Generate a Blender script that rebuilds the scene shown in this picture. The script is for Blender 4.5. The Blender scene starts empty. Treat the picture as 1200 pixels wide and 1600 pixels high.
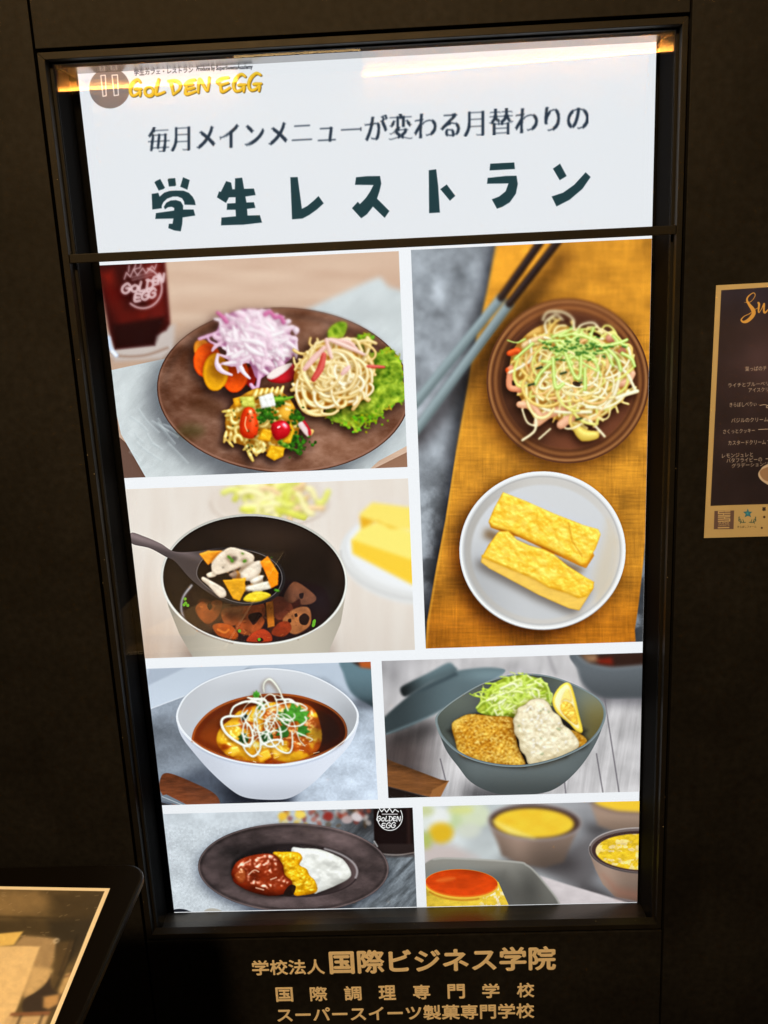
import bpy, bmesh, math
import numpy as np
from mathutils import Matrix, Vector
# ---------------------------------------------------------------- camera numbers shared by the set-out and the prints
SC = .84
CAM = np.array([.0666, -1.5922, .4535]) * SC
FPX = 1500.0
def rodrigues(r):
    r = np.array(r, float); t = np.linalg.norm(r); k = r / t
    K = np.array([[0, -k[2], k[1]], [k[2], 0, -k[0]], [-k[1], k[0], 0]])
    return np.eye(3) + math.sin(t) * K + (1 - math.cos(t)) * K @ K
ROT = rodrigues((.2514, -.0329, .0419)) @ np.array([[1, 0, 0], [0, 0, 1], [0, -1, 0]], float)
SCREEN_Y = .0924
Z0 = 1.35                     # height of the middle of the display above the floor
scene = bpy.context.scene
# ---------------------------------------------------------------- camera
cam_d = bpy.data.cameras.new('camera'); cam = bpy.data.objects.new('camera', cam_d); scene.collection.objects.link(cam)
cam_d.sensor_fit = 'VERTICAL'; cam_d.sensor_height = 24; cam_d.lens = 24 * FPX / 1600; cam_d.clip_end = 100; cam_d.clip_start = .02
M = Matrix(ROT.T.tolist()).to_4x4(); M.translation = Vector((CAM[0], CAM[1], CAM[2] + Z0)); cam.matrix_world = M
scene.camera = cam
# ---------------------------------------------------------------- light: a dim amber interior
world = bpy.data.worlds.new('World'); scene.world = world; world.use_nodes = True
bg = world.node_tree.nodes['Background']; bg.inputs[0].default_value = (1, .66, .34, 1); bg.inputs[1].default_value = .012
AMBER = (1., .60, .235)
def lamp(name, loc, aim, power, size, col=AMBER):
    d = bpy.data.lights.new(name, 'AREA'); d.shape = 'DISK'; d.size = size; d.energy = power; d.color = col
    o = bpy.data.objects.new(name, d); scene.collection.objects.link(o); o.location = loc
    o.rotation_euler = (Vector(aim) - Vector(loc)).to_track_quat('-Z', 'Y').to_euler(); return o
lamp('ceiling_downlight', (-.35, -2.1, 3.0), (-.05, -.1, 1.1), 80, .22)
lamp('ceiling_downlight', (-.55, -.62, 3.0), (-.45, -.5, 1.0), 7, .16)
vs = scene.view_settings; vs.view_transform = 'Standard'; vs.look = 'None'; vs.gamma = 1; vs.exposure = 0; vs.use_curve_mapping = False
scene.cycles.max_bounces = 4; scene.cycles.use_denoising = True
scene.cycles.sample_clamp_indirect = 0
# ---------------------------------------------------------------- print painter: draws flat pictures (screen content, posters)
_T = np.random.default_rng(7).random((256, 256))
def vnoise(x, y, seed=0):
    x = x + seed * 17.31; y = y + seed * 9.77
    ix = np.floor(x).astype(int); iy = np.floor(y).astype(int)
    fx = x - ix; fy = y - iy
    fx = fx * fx * (3 - 2 * fx); fy = fy * fy * (3 - 2 * fy)
    a = _T[ix & 255, iy & 255]; b = _T[(ix + 1) & 255, iy & 255]
    c = _T[ix & 255, (iy + 1) & 255]; d = _T[(ix + 1) & 255, (iy + 1) & 255]
    return (a * (1 - fx) + b * fx) * (1 - fy) + (c * (1 - fx) + d * fx) * fy
def fbm(x, y, o=4, seed=0):
    s = 0; a = .5; n = 0
    for i in range(o):
        s = s + a * vnoise(x, y, seed + i * 3); n += a; a *= .5; x = x * 2.03; y = y * 2.03
    return s / n
def _box(a, r, ax):
    p = [(0, 0)] * a.ndim; p[ax] = (r + 1, r)
    c = np.cumsum(np.pad(a, p, mode='edge'), axis=ax, dtype=np.float64)
    n = a.shape[ax]
    hi = np.take(c, np.arange(2 * r + 1, 2 * r + 1 + n), axis=ax); lo = np.take(c, np.arange(0, n), axis=ax)
    return (hi - lo) / (2 * r + 1)
def blur(a, s):
    if s < .35: return a
    r = max(1, int(round(math.sqrt(4 * s * s + 1) / 2 - .2)))
    for k in range(3):
        a = _box(_box(a, r, 0), r, 1)
    return a
def rgb(c): return np.array(c, float) / 255.
def sstep(a, b, x):
    t = np.clip((x - a) / (b - a), 0, 1); return t * t * (3 - 2 * t)
def spline(pts, n=8, closed=False):
    p = np.array(pts, float); m = len(p); out = []
    rng_ = range(m if closed else m - 1)
    for i in rng_:
        if closed: a, b, c, d = p[(i - 1) % m], p[i], p[(i + 1) % m], p[(i + 2) % m]
        else: a, b, c, d = p[max(i - 1, 0)], p[i], p[i + 1], p[min(i + 2, m - 1)]
        for k in range(n):
            t = k / n
            out.append(.5 * (2 * b + (c - a) * t + (2 * a - 5 * b + 4 * c - d) * t * t + (3 * b - a - 3 * c + d) * t ** 3))
    if not closed: out.append(p[-1])
    return np.array(out)
def ellpts(cx, cy, rx, ry, rot=0, a0=0, a1=360, n=40):
    t = np.radians(np.linspace(a0, a1, n)); c, s = math.cos(math.radians(rot)), math.sin(math.radians(rot))
    x = rx * np.cos(t); y = ry * np.sin(t)
    return np.stack([cx + x * c - y * s, cy + x * s + y * c], 1)
def homography(src, dst):
    A = []
    for (x, y), (u, v) in zip(src, dst):
        A.append([x, y, 1, 0, 0, 0, -u * x, -u * y, -u]); A.append([0, 0, 0, x, y, 1, -v * x, -v * y, -v])
    H = np.linalg.svd(np.array(A, float))[2][-1].reshape(3, 3); return H / H[2, 2]
def hmap(H, x, y):
    w = H[2, 0] * x + H[2, 1] * y + H[2, 2]
    return (H[0, 0] * x + H[0, 1] * y + H[0, 2]) / w, (H[1, 0] * x + H[1, 1] * y + H[1, 2]) / w
DENS = 1350.
class Pic:
    """A flat picture w x h metres; points are given in a sketch grid laid over it by its four corners (tl, tr, br, bl)."""
    def __init__(s, corners, wm, hm, dens=None):
        d = dens or DENS
        s.w = int(wm * d); s.h = int(hm * d)
        s.H = homography([(0, 0), (s.w, 0), (s.w, s.h), (0, s.h)], corners); s.Hi = np.linalg.inv(s.H)
        c, r = np.meshgrid(np.arange(s.w) + .5, np.arange(s.h) + .5)
        s.X, s.Y = hmap(s.H, c, r)
        q = np.array(corners, float)
        s.u = (np.linalg.norm(q[1] - q[0]) / s.w + np.linalg.norm(q[3] - q[0]) / s.h) / 2      # sketch units per texel
        s.img = np.zeros((s.h, s.w, 3))
    def win(s, pts, m=0):
        p = np.asarray(pts, float); a, b = p.min(0) - m, p.max(0) + m
        cx = np.array([a[0], b[0], b[0], a[0]]); cy = np.array([a[1], a[1], b[1], b[1]])
        u, v = hmap(s.Hi, cx, cy)
        x0, x1 = int(max(0, u.min() - 2)), int(min(s.w, u.max() + 3)); y0, y1 = int(max(0, v.min() - 2)), int(min(s.h, v.max() + 3))
        return slice(y0, max(y0, y1)), slice(x0, max(x0, x1))
    def over(s, sl, m, col, a=1.):
        col = np.asarray(col, float)
        if col.ndim == 1: col = col / 255.
        m = (m * a)[..., None]; s.img[sl] = s.img[sl] * (1 - m) + col * m
    def mul(s, sl, m, k):
        m = m[..., None]; s.img[sl] = s.img[sl] * (1 - m * (1 - np.asarray(k, float)))
    def fill(s, top, bot, ang=None):
        t = np.linspace(0, 1, s.h)[:, None, None]; s.img[:] = rgb(top) * (1 - t) + rgb(bot) * t
    ALL = (slice(None), slice(None))
    def sd(s, pts, sl):
        X, Y = s.X[sl], s.Y[sl]; p = np.asarray(pts, float); d = np.full(X.shape, 1e18); ins = np.zeros(X.shape, bool)
        q = np.roll(p, -1, 0)
        for (ax, ay), (bx, by) in zip(p, q):
            ex, ey = bx - ax, by - ay; L = ex * ex + ey * ey
            if L < 1e-12: continue
            wx, wy = X - ax, Y - ay; t = np.clip((wx * ex + wy * ey) / L, 0, 1)
            d = np.minimum(d, (wx - ex * t) ** 2 + (wy - ey * t) ** 2)
            if ay != by:
                c = (ay > Y) != (by > Y); ins ^= c & (X < ex * (Y - ay) / ey + ax)
        d = np.sqrt(d); return np.where(ins, -d, d)
    def mask(s, pts, soft=0, m=0):
        sl = s.win(pts, soft * 2 + 4 + m); w = max(s.u * .5, soft)
        return sl, np.clip(.5 - s.sd(pts, sl) / (2 * w), 0, 1) if soft == 0 else sstep(w, -w, s.sd(pts, sl))
    def poly(s, pts, col, soft=0, a=1., tex=None):
        sl, m = s.mask(pts, soft)
        if callable(col): col = col(s.X[sl], s.Y[sl])
        s.over(sl, m, col, a); return sl, m
    def blob(s, pts, col, soft=0, a=1., n=8): return s.poly(spline(pts, n, True), col, soft, a)
    def ell(s, cx, cy, rx, ry, rot, col, soft=0, a=1.):
        return s.poly(ellpts(cx, cy, rx, ry, rot, n=64)[:-1], col, soft, a)
    def linedist(s, pts, sl):
        X, Y = s.X[sl], s.Y[sl]; d = np.full(X.shape, 1e18); p = np.asarray(pts, float)
        for (ax, ay), (bx, by) in zip(p[:-1], p[1:]):
            ex, ey = bx - ax, by - ay; L = ex * ex + ey * ey + 1e-12
            wx, wy = X - ax, Y - ay; t = np.clip((wx * ex + wy * ey) / L, 0, 1)
            d = np.minimum(d, (wx - ex * t) ** 2 + (wy - ey * t) ** 2)
        return np.sqrt(d)
    def line(s, pts, w, col, soft=0, a=1.):
        sl = s.win(pts, w + soft * 2 + 4); d = s.linedist(pts, sl); k = max(s.u * .5, soft)
        s.over(sl, np.clip(.5 - (d - w / 2) / (2 * k), 0, 1), col, a)
    def brush(s, pts, ws, col, a=1., soft=0):
        """stroke whose width changes along it"""
        p = np.asarray(pts, float); ws = np.interp(np.linspace(0, 1, len(p)), np.linspace(0, 1, len(ws)), ws)
        sl = s.win(p, max(ws) + 4); X, Y = s.X[sl], s.Y[sl]; d = np.full(X.shape, 1e9)
        for i in range(len(p) - 1):
            ex, ey = p[i + 1] - p[i]; L = ex * ex + ey * ey + 1e-12
            wx, wy = X - p[i, 0], Y - p[i, 1]; t = np.clip((wx * ex + wy * ey) / L, 0, 1)
            d = np.minimum(d, np.hypot(wx - ex * t, wy - ey * t) - (ws[i] + (ws[i + 1] - ws[i]) * t) / 2)
        k = max(s.u * .5, soft); s.over(sl, np.clip(.5 - d / (2 * k), 0, 1), col, a)
    def shadow(s, pts, dx, dy, soft, k):
        p = np.asarray(pts, float) + (dx, dy); sl = s.win(p, soft * 3 + 4)
        s.mul(sl, blur(np.clip(.5 - s.sd(p, sl) / s.u, 0, 1), soft / s.u), k)
    def blur(s, sl, sig): s.img[sl] = blur(s.img[sl], sig / s.u)
    def blurmask(s, m, sig):
        """defocus the masked zone"""
        r, c = np.where(m.any(1))[0], np.where(m.any(0))[0]
        if len(r) == 0: return
        g = int(sig / s.u * 3) + 2; r0, r1, c0, c1 = r[0], r[-1] + 1, c[0], c[-1] + 1; R0, C0 = max(0, r0 - g), max(0, c0 - g)
        b = blur(s.img[R0:r1 + g, C0:c1 + g], sig / s.u)[r0 - R0:r1 - R0, c0 - C0:c1 - C0]; k = m[r0:r1, c0:c1, None]
        s.img[r0:r1, c0:c1] = s.img[r0:r1, c0:c1] * (1 - k) + b * k
    def grain(s, k=.012, seed=3, sharp=.5, con=.16, sat=1.1):
        """finish like a retouched photograph: local contrast, a gentle curve, a little noise"""
        s.img = np.clip(s.img, 0, 1.05); s.img = s.img + sharp * (s.img - blur(s.img, 1.1)) + .08 * (s.img - blur(s.img, 9))
        x = np.clip(s.img, 0, 1); x = x + con * (x * x * (3 - 2 * x) - x); g = x.mean(-1, keepdims=True); s.img = np.clip(g + (x - g) * sat, 0, 1)
        s.img += (np.random.default_rng(seed).random(s.img.shape[:2])[..., None] - .5) * 2 * k
    def pile(s): return Pile(s)
class Pile:
    """little relief of food pieces: highest piece wins, then lit with one soft light and shaded in the gaps"""
    def __init__(s, pic):
        s.p = pic; sh = pic.X.shape
        s.z = np.full(sh, -1e6); s.c = np.zeros(sh + (3,)); s.n = np.zeros(sh + (3,)); s.g = np.zeros(sh)
    def put(s, sl, ok, zz, col, n, gl):
        ok = ok & (zz > s.z[sl])
        s.z[sl] = np.where(ok, zz, s.z[sl]); s.g[sl] = np.where(ok, gl, s.g[sl])
        o = ok[..., None]; s.c[sl] = np.where(o, col, s.c[sl]); s.n[sl] = np.where(o, n, s.n[sl])
    def tube(s, pts, r, z, col, col2=None, gl=.3, flat=1., n=6, cv=None):
        p = spline(pts, n); m = len(p); z = np.interp(np.linspace(0, 1, m), np.linspace(0, 1, len(np.atleast_1d(z))), np.atleast_1d(z))
        r = np.interp(np.linspace(0, 1, m), np.linspace(0, 1, len(np.atleast_1d(r))), np.atleast_1d(r))
        c1 = rgb(col); c2 = rgb(col2 if col2 is not None else col)
        for i in range(m - 1):
            a, b = p[i], p[i + 1]; R = max(r[i], r[i + 1]); sl = s.p.win([a, b], R)
            X, Y = s.p.X[sl], s.p.Y[sl]
            if X.size == 0: continue
            e = b - a; L = e @ e + 1e-9; t = np.clip(((X - a[0]) * e[0] + (Y - a[1]) * e[1]) / L, 0, 1)
            dx = X - a[0] - e[0] * t; dy = Y - a[1] - e[1] * t; rr = r[i] + (r[i + 1] - r[i]) * t
            d2 = dx * dx + dy * dy; ok = d2 < rr * rr; h = np.sqrt(np.maximum(rr * rr - d2, 0))
            q = (np.sqrt(d2) / rr)[..., None]
            col_ = c1 * (1 - q ** 2) + c2 * q ** 2
            if cv is not None: col_ = col_ * (1 + cv * (vnoise(np.full(1, i * .35 + p[0, 0]), np.full(1, p[0, 1]))[0] - .5))
            s.put(sl, ok, z[i] + (z[i + 1] - z[i]) * t + h * flat, col_, np.stack([dx / rr, dy / rr, h / rr], -1), gl)
    def solid(s, pts, z, col, rnd=8, hgt=None, gl=.3, tilt=(0, 0), tex=None, bump=0, bs=10, seed=1, smooth=False):
        """piece with an outline, a rounded edge rnd wide and a top that may be bumpy"""
        if smooth: pts = spline(pts, 6, True)
        sl = s.p.win(pts, 2); X, Y = s.p.X[sl], s.p.Y[sl]
        if X.size < 9 or min(X.shape) < 3: return
        d = -s.p.sd(pts, sl); ok = d > 0; h0 = hgt if hgt is not None else rnd
        q = np.clip(1 - d / rnd, 0, 1); h = h0 * np.sqrt(np.maximum(1 - q * q, 0))
        c = np.mean(np.asarray(pts), 0); h = h + tilt[0] * (X - c[0]) + tilt[1] * (Y - c[1])
        if bump: h = h + bump * (fbm(X / bs, Y / bs, 3, seed) - .5) * 2
        gy, gx = np.gradient(h, s.p.u); n = np.stack([-gx, -gy, np.ones_like(h)], -1); n /= np.linalg.norm(n, axis=-1, keepdims=True)
        col_ = np.broadcast_to(rgb(col), X.shape + (3,)) if not callable(col) else col(X, Y, d)
        s.put(sl, ok, z + h, col_, n, gl)
    def finish(s, light=(.35, -.6, .7), amb=.5, dif=.62, ao=.8, aor=14, spec=.5, pw=24, warm=(1, 1, 1), shade=(.75, .72, .8), edge=None, aod=16., floor=.34, wrap=.35, soft=.45, sat=.9, lift=.0):
        l = np.array(light, float); l /= np.linalg.norm(l); M = s.z > -1e5
        if not M.any(): return
        r, c = np.where(M.any(1))[0], np.where(M.any(0))[0]; g = 10
        W = (slice(max(0, r[0] - g), r[-1] + g), slice(max(0, c[0] - g), c[-1] + g))
        m = M[W]; z = s.z[W]; nn = s.n[W]; img = s.p.img[W]; zf = np.where(m, z, np.min(z[m])); u = s.p.u
        occ = np.clip((blur(zf, aor / u) - zf) / aod, 0, 1.2) * .6 + np.clip((blur(zf, aor / 3 / u) - zf) / (aod * .45), 0, 1.2) * .5
        occ = blur(np.clip(1 - ao * occ, floor, 1), .8)
        lam = blur(np.clip((nn @ l + wrap) / (1 + wrap), 0, 1), .7); hv = l + np.array([0, 0, 1.]); hv /= np.linalg.norm(hv)
        k = (amb + dif * lam) * occ; kk = np.clip(k, 0, 1)[..., None]
        tint = np.array(shade) * (1 - kk) + np.array(warm) * kk
        sp = spec * s.g[W] * np.clip(nn @ hv, 0, 1) ** pw * occ
        c = np.clip(s.c[W], .01, 1.05); zz = np.clip((zf - np.percentile(z[m], 35)) / (np.percentile(z[m], 97) - np.percentile(z[m], 35) + 1e-6), 0, 1)
        c = c ** (1 + sat * (1 - kk)) * (.42 + .58 * np.minimum(k, 1.15))[..., None]; c = c + (1 - c) * (lift * zz * lam)[..., None]
        out = np.clip(c * (tint * .4 + .6) + sp[..., None], 0, 1.1)
        mm = blur(m.astype(float), soft)[..., None]; out = blur(np.where(m[..., None], out, img), soft)
        s.p.img[W] = img * (1 - mm) + out * mm
    def drop(s, dx, dy, soft, k):
        """soft shadow of the whole pile on what lies under it (call before finish)"""
        M = s.z > -1e5; u = s.p.u
        if not M.any(): return
        r, c = np.where(M.any(1))[0], np.where(M.any(0))[0]; g = int(soft / u * 3 + max(abs(dx), abs(dy)) / u) + 4
        W = (slice(max(0, r[0] - g), r[-1] + g), slice(max(0, c[0] - g), c[-1] + g))
        m = np.roll(np.roll(M[W].astype(float), int(dy / u), 0), int(dx / u), 1); s.p.mul(W, blur(m, soft / u), k)
# the sketch grids were laid over the screen as the eye sees it: screen plane -> view
def view_of(x, z, y=SCREEN_Y):
    q = ROT @ (np.array([x, y, z]) - CAM); return 600 + FPX * q[0] / -q[2], 800 - FPX * q[1] / -q[2]
def screen_pic(rect, ox, oy, k):
    x0, x1, z0, z1 = rect
    cs = [((u - ox) / k, (v - oy) / k) for u, v in (view_of(x0, z1), view_of(x1, z1), view_of(x1, z0), view_of(x0, z0))]
    return Pic(cs, x1 - x0, z1 - z0)
def wood(p, c1, c2, sx, sy, seed, k=1.):
    n = fbm(p.X / sx, p.Y / sy, 4, seed)[..., None]; return rgb(c1) * (1 - n * k) + rgb(c2) * n * k
def egg_words(p, pts, sc, col, w, soft=0):
    """the drink logo's hand lettering: GOLDEN / EGG in capitals, strokes in a 0..1 box each"""
    L = {'G': [[(.95, .2), (.6, 0), (.1, .35), (.1, .8), (.5, 1), (.9, .8), (.9, .5), (.55, .5)]], 'O': [[(.5, .2), (.1, .5), (.3, .95), (.8, .9), (.9, .4), (.5, .2)]],
         'L': [[(.25, 0), (.15, .95), (.9, .9)]], 'D': [[(.2, 0), (.15, 1)], [(.0, .05), (.7, .15), (.95, .5), (.7, .9), (.15, 1)]],
         'E': [[(.85, .1), (.15, .1), (.15, .9), (.9, .85)], [(.15, .5), (.7, .48)]], 'N': [[(.1, 1), (.15, 0), (.85, .95), (.9, 0)]]}
    for ch, (x, y, ww, hh, sl) in pts:
        for st in L[ch]:
            q = np.array([(x + a * ww + (.5 - b) * sl, y + b * hh) for a, b in st]); p.line(spline(q, 5), w, col, soft)
def pic_A():
    p = screen_pic((-.3965, .039, .0838, .4007), 150, 380, .425)
    R = np.random.default_rng(11); X, Y = p.X, p.Y
    p.img[:] = wood(p, (226, 200, 180), (196, 164, 144), 260, 26, 2)
    p.img *= (1 - .10 * sstep(600, 0, X) * sstep(100, 500, Y))[..., None]
    # dark wood low left / low right
    nap = (216, 219, 219)
    p.poly([(60, 690), (300, 900), (50, 900)], (108, 84, 74)); p.poly([(980, 850), (1200, 740), (1200, 900), (960, 900)], (150, 116, 96))
    # napkin
    def paper(X, Y):
        n = fbm(X / 60, Y / 60, 4, 5); r = fbm((X + Y) / 22, (X - Y) / 70, 3, 8); v = (.5 + .5 * n) * .22 + .80 + .09 * (r - .5)
        return rgb(nap) * v[..., None] * np.array([.985, 1., 1.01])
    p.poly([(40, 470), (250, 425), (420, 395), (760, 250), (1000, 140), (1045, 124), (1075, 160), (1118, 172), (1200, 400), (1200, 715), (1040, 800), (930, 900), (205, 900), (92, 702)], paper)
    p.shadow(ellpts(690, 540, 465, 303, 2, n=50)[:-1], -45, 40, 34, (.50, .50, .52))
    p.blurmask(sstep(430, 250, Y), 7)
    for i in range(14):   # creases in the paper
        x, y = R.uniform(120, 300), R.uniform(600, 800); t = R.uniform(.5, 1.1); L = R.uniform(40, 120)
        q = spline([(x, y), (x + L * .5 * math.cos(t) + R.uniform(-8, 8), y + L * .5 * math.sin(t)), (x + L * math.cos(t), y + L * math.sin(t))], 5); p.line(q, 5, (180, 190, 194), 5, .35); p.line(q + (4, -3), 3, (226, 233, 236), 4, .35)
    # glass of cola, out of focus
    p.poly([(40, 330), (290, 300), (285, 390), (240, 425), (70, 435), (45, 400)], (196, 186, 182), 14, .9)
    p.line(spline([(48, 395), (90, 415), (180, 412), (262, 385)], 6), 9, (150, 120, 104), 6, .7)
    p.poly([(0, 60), (252, 60), (272, 296), (258, 320), (218, 340), (214, 374), (70, 390), (50, 330)], (58, 14, 14), 9)
    p.poly([(170, 60), (246, 60), (262, 280), (200, 290)], (112, 30, 26), 22, .75)
    p.poly([(20, 110), (60, 100), (110, 240), (190, 250), (190, 300), (90, 310), (50, 220)], (142, 36, 24), 24, .7)
    p.poly([(40, 150), (100, 130), (190, 300), (60, 300)], (60, 12, 12), 30, .55)
    p.poly([(60, 300), (255, 270), (215, 372), (72, 386)], (34, 8, 10), 14, .9)
    p.line(spline([(46, 348), (54, 385), (75, 412)], 5), 14, (205, 218, 240), 5); p.line([(60, 398), (72, 410)], 10, (245, 248, 255), 4)
    lc = (226, 196, 198)
    p.line(ellpts(172, 165, 70, 74, 0, -75, 130, 30), 7, lc, 3)
    egg_words(p, [('G', (95, 148, 30, 36, 4)), ('O', (128, 148, 28, 30, 4)), ('L', (158, 142, 24, 34, 4)), ('D', (184, 134, 28, 34, 4)), ('E', (208, 122, 24, 32, 4)), ('N', (228, 112, 22, 32, 4)),
                  ('E', (140, 184, 26, 32, 4)), ('G', (168, 176, 26, 32, 4)), ('G', (194, 166, 26, 34, 4))], 1, lc, 9.5, 1.5)
    p.line([(104, 132), (112, 108), (126, 124), (138, 96), (152, 118), (172, 92), (184, 110), (206, 84), (216, 96), (222, 78)], 5, lc, 2.5)
    p.line([(122, 82), (120, 104)], 5, lc, 2.5); p.line([(146, 78), (140, 96), (162, 90), (166, 76)], 5, lc, 2.5)
    for j in range(2): p.line([(134, 136 - j * 11), (205, 117 - j * 11)], 6, lc, 4, .55)
    # plate
    E0 = ellpts(690, 540, 466, 304, 2, n=80)[:-1]
    def clay(X, Y):
        n = fbm(X / 70, Y / 45, 5, 21); f = sstep(250, 800, Y); l = np.exp(-((X - 640) / 330.) ** 2 - ((Y - 270) / 90.) ** 2)
        l2 = np.exp(-((X - 900) / 260.) ** 2 - ((Y - 760) / 80.) ** 2)
        c = rgb((114, 80, 64)) + (n - .5)[..., None] * .36 + (l * .10 + l2 * .11 + f * .02)[..., None] * np.array([1, .84, .72])
        return c
    p.poly(E0, clay)
    sl, m = p.mask(E0); d = p.sd(E0, sl)
    p.over(sl, np.exp(-((d + 7) / 4.) ** 2) * (.35 + .65 * sstep(300, 850, p.Y[sl])), (150, 112, 96), .8)
    p.over(sl, np.exp(-((d + 1) / 2.5) ** 2) * m, (60, 38, 32), .8)
    ring = np.exp(-((d + 30) / 14.) ** 2); p.mul(sl, ring * .5 * sstep(700, 300, p.Y[sl]), (.62, .6, .6))
    # soft reflections of the food
    for cx, cy, rx, ry, c, a in [(400, 600, 60, 36, (70, 40, 22), .5), (350, 690, 46, 26, (58, 62, 24), .45), (560, 560, 120, 34, (52, 28, 26), .6)]: p.ell(cx, cy, rx, ry, 0, c, 26, a)
    # carrots
    k = p.pile()
    for (cx, cy, rx, ry, rot, c) in [(392, 392, 34, 42, -20, (228, 150, 52)), (408, 430, 52, 66, 8, (226, 92, 26)), (512, 482, 50, 70, 6, (228, 88, 22)), (440, 474, 48, 72, 4, (222, 158, 30)), (570, 490, 22, 42, 5, (190, 40, 34))]:
        def cc(X, Y, d, c=c): return rgb(c) * (1 + .16 * (fbm(X / 14, Y / 14, 3, 3) - .5) + .10 * np.exp(-((d - 9) / 5.) ** 2))[..., None]
        k.solid(ellpts(cx, cy, rx, ry, rot, n=40)[:-1], {34: 0, 52: 2, 50: 10, 48: 20, 22: -4}[rx], cc, 10, 8, .25, bump=1.2, bs=16)
    k.drop(-14, 14, 14, (.42, .36, .34)); k.finish(light=(.5, -.5, .7), amb=.62, dif=.5, ao=.5, spec=.35)
    # red onion
    k = p.pile()
    k.solid(spline([(440, 350), (470, 270), (560, 238), (650, 262), (715, 330), (735, 400), (690, 450), (640, 480), (590, 500), (560, 440), (490, 400)], 6, True), -30, (226, 176, 206), 70, 46, .1)
    for i in range(170):
        cx = R.normal(592, 66); cy = R.normal(350, 52); L = R.uniform(50, 120); a = R.uniform(.3, 1.4) if R.random() < .7 else R.uniform(-.7, .3); b = R.uniform(-46, 46)
        top = max(0, 1 - ((cx - 592) / 170.) ** 2 - ((cy - 365) / 140.) ** 2)
        if top <= .05: continue
        dx, dy = math.cos(a) * L / 2, math.sin(a) * L / 2
        pts = np.array([(cx - dx, cy - dy), (cx - dx * .3 + b * .5, cy - dy * .3 - b * .2), (cx + dx * .4 + b * .5, cy + dy * .4 - b * .2), (cx + dx, cy + dy)])
        pts[:, 1] = np.clip(pts[:, 1], 246 + .0016 * (pts[:, 0] - 570) ** 2, 500); pts[:, 0] = np.clip(pts[:, 0], 410, 736)
        c = [(248, 237, 242), (243, 223, 233), (253, 248, 250), (236, 203, 220)][int(R.integers(0, 4))]
        k.tube(pts, [6, R.uniform(9, 15), 6], top * 60 + R.uniform(-8, 10), c, (234, 198, 216), .3, .22)
    for pts, w in [([(585, 400), (600, 470), (590, 540), (570, 520)], 9), ([(640, 400), (660, 450), (650, 480)], 10), ([(620, 380), (625, 440), (600, 500)], 8), ([(690, 330), (725, 370), (735, 400)], 9), ([(380, 352), (440, 330), (500, 300)], 8), ([(410, 338), (420, 362), (470, 380)], 6)]:
        k.tube(pts, w, 10, (232, 192, 216), (206, 146, 188), .4, .4)
    for pts in [[(448, 256), (466, 270), (480, 288)], [(622, 262), (640, 252), (655, 268)], [(660, 272), (680, 270), (690, 290)]]: k.tube(pts, 8, 70, (206, 96, 150), (180, 70, 130), .3)
    k.drop(-18, 16, 16, (.5, .4, .42)); k.finish(light=(.55, -.6, .55), amb=.72, dif=.40, ao=.50, aor=18, aod=26, spec=.2, shade=(.92, .70, .84), floor=.62, soft=1.5, lift=.35)
    # radish slice
    k = p.pile()
    k.solid(spline([(628, 492), (660, 462), (720, 440), (735, 470), (722, 506), (680, 516), (640, 510)], 6, True), 0, (186, 28, 40), 16, 12, .6)
    k.solid(spline([(626, 490), (660, 458), (722, 438), (700, 470), (650, 500)], 6, True), 14, (244, 226, 222), 8, 5, .3)
    k.finish(light=(.5, -.5, .7), amb=.62, dif=.5, ao=.4)
    # lettuce
    k = p.pile()
    out = [(840, 600), (860, 560), (930, 470), (960, 400), (950, 350), (1000, 338), (1018, 360), (1010, 400), (1050, 400), (1080, 390), (1120, 430), (1130, 500), (1138, 570), (1100, 590), (1060, 610), (1040, 640), (1000, 650), (960, 690), (930, 668), (880, 660), (850, 640)]
    def leaf(X, Y, d):
        wx = X + 26 * (fbm(X / 40, Y / 40, 3, 3) - .5); wy = Y + 26 * (fbm(X / 40, Y / 40, 3, 17) - .5)
        n = fbm(wx / 26, wy / 20, 4, 31); rdg = 1 - np.abs(2 * fbm(wx / 34, wy / 26, 3, 41) - 1); v = np.clip(.20 + 1.5 * (n - .5) + .55 * rdg * rdg + .22 * np.exp(-d / 9.), 0, 1)[..., None]
        return rgb((66, 104, 14)) * (1 - v) + rgb((202, 222, 84)) * v
    k.solid(spline(out, 7, True), 0, leaf, 12, 8, .35, bump=9, bs=30, seed=9)
    k.solid([(850, 345), (856, 312), (890, 288), (922, 292), (922, 322), (905, 350), (870, 356)], 22, leaf, 10, 6, .4, bump=3, bs=20, smooth=True)
    q = spline(out, 7, True)
    for i in range(150):
        j = int(R.integers(len(q) * .12, len(q) * .97)); c = q[j] + R.normal(0, 5, 2); k.solid(ellpts(c[0], c[1], R.uniform(4, 9), R.uniform(3, 6), R.uniform(0, 180), n=9)[:-1], 6, (150 + R.uniform(-40, 40), 186 + R.uniform(-30, 30), 50), 4, 4, .5)
    for (x, y) in [(1010, 640), (975, 655)]:
        for j in range(26): k.solid(ellpts(x + R.normal(0, 24), y + R.normal(0, 14), R.uniform(4, 8), R.uniform(3, 6), R.uniform(0, 180), n=9)[:-1], 16, (100 + R.uniform(0, 70), 150 + R.uniform(0, 50), 30), 4, 4, .5)
    k.drop(-10, 18, 12, (.45, .42, .38)); k.finish(light=(.5, -.65, .5), amb=.62, dif=.55, ao=.6, aor=14, aod=15, spec=.25, shade=(.8, .85, .5), sat=.5)
    # spaghetti salad
    k = p.pile()
    k.solid(spline([(725, 500), (760, 420), (840, 350), (930, 370), (1000, 440), (1010, 540), (960, 590), (860, 610), (770, 600)], 6, True), -20, (236, 178, 84), 60, 46, .1)
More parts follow.
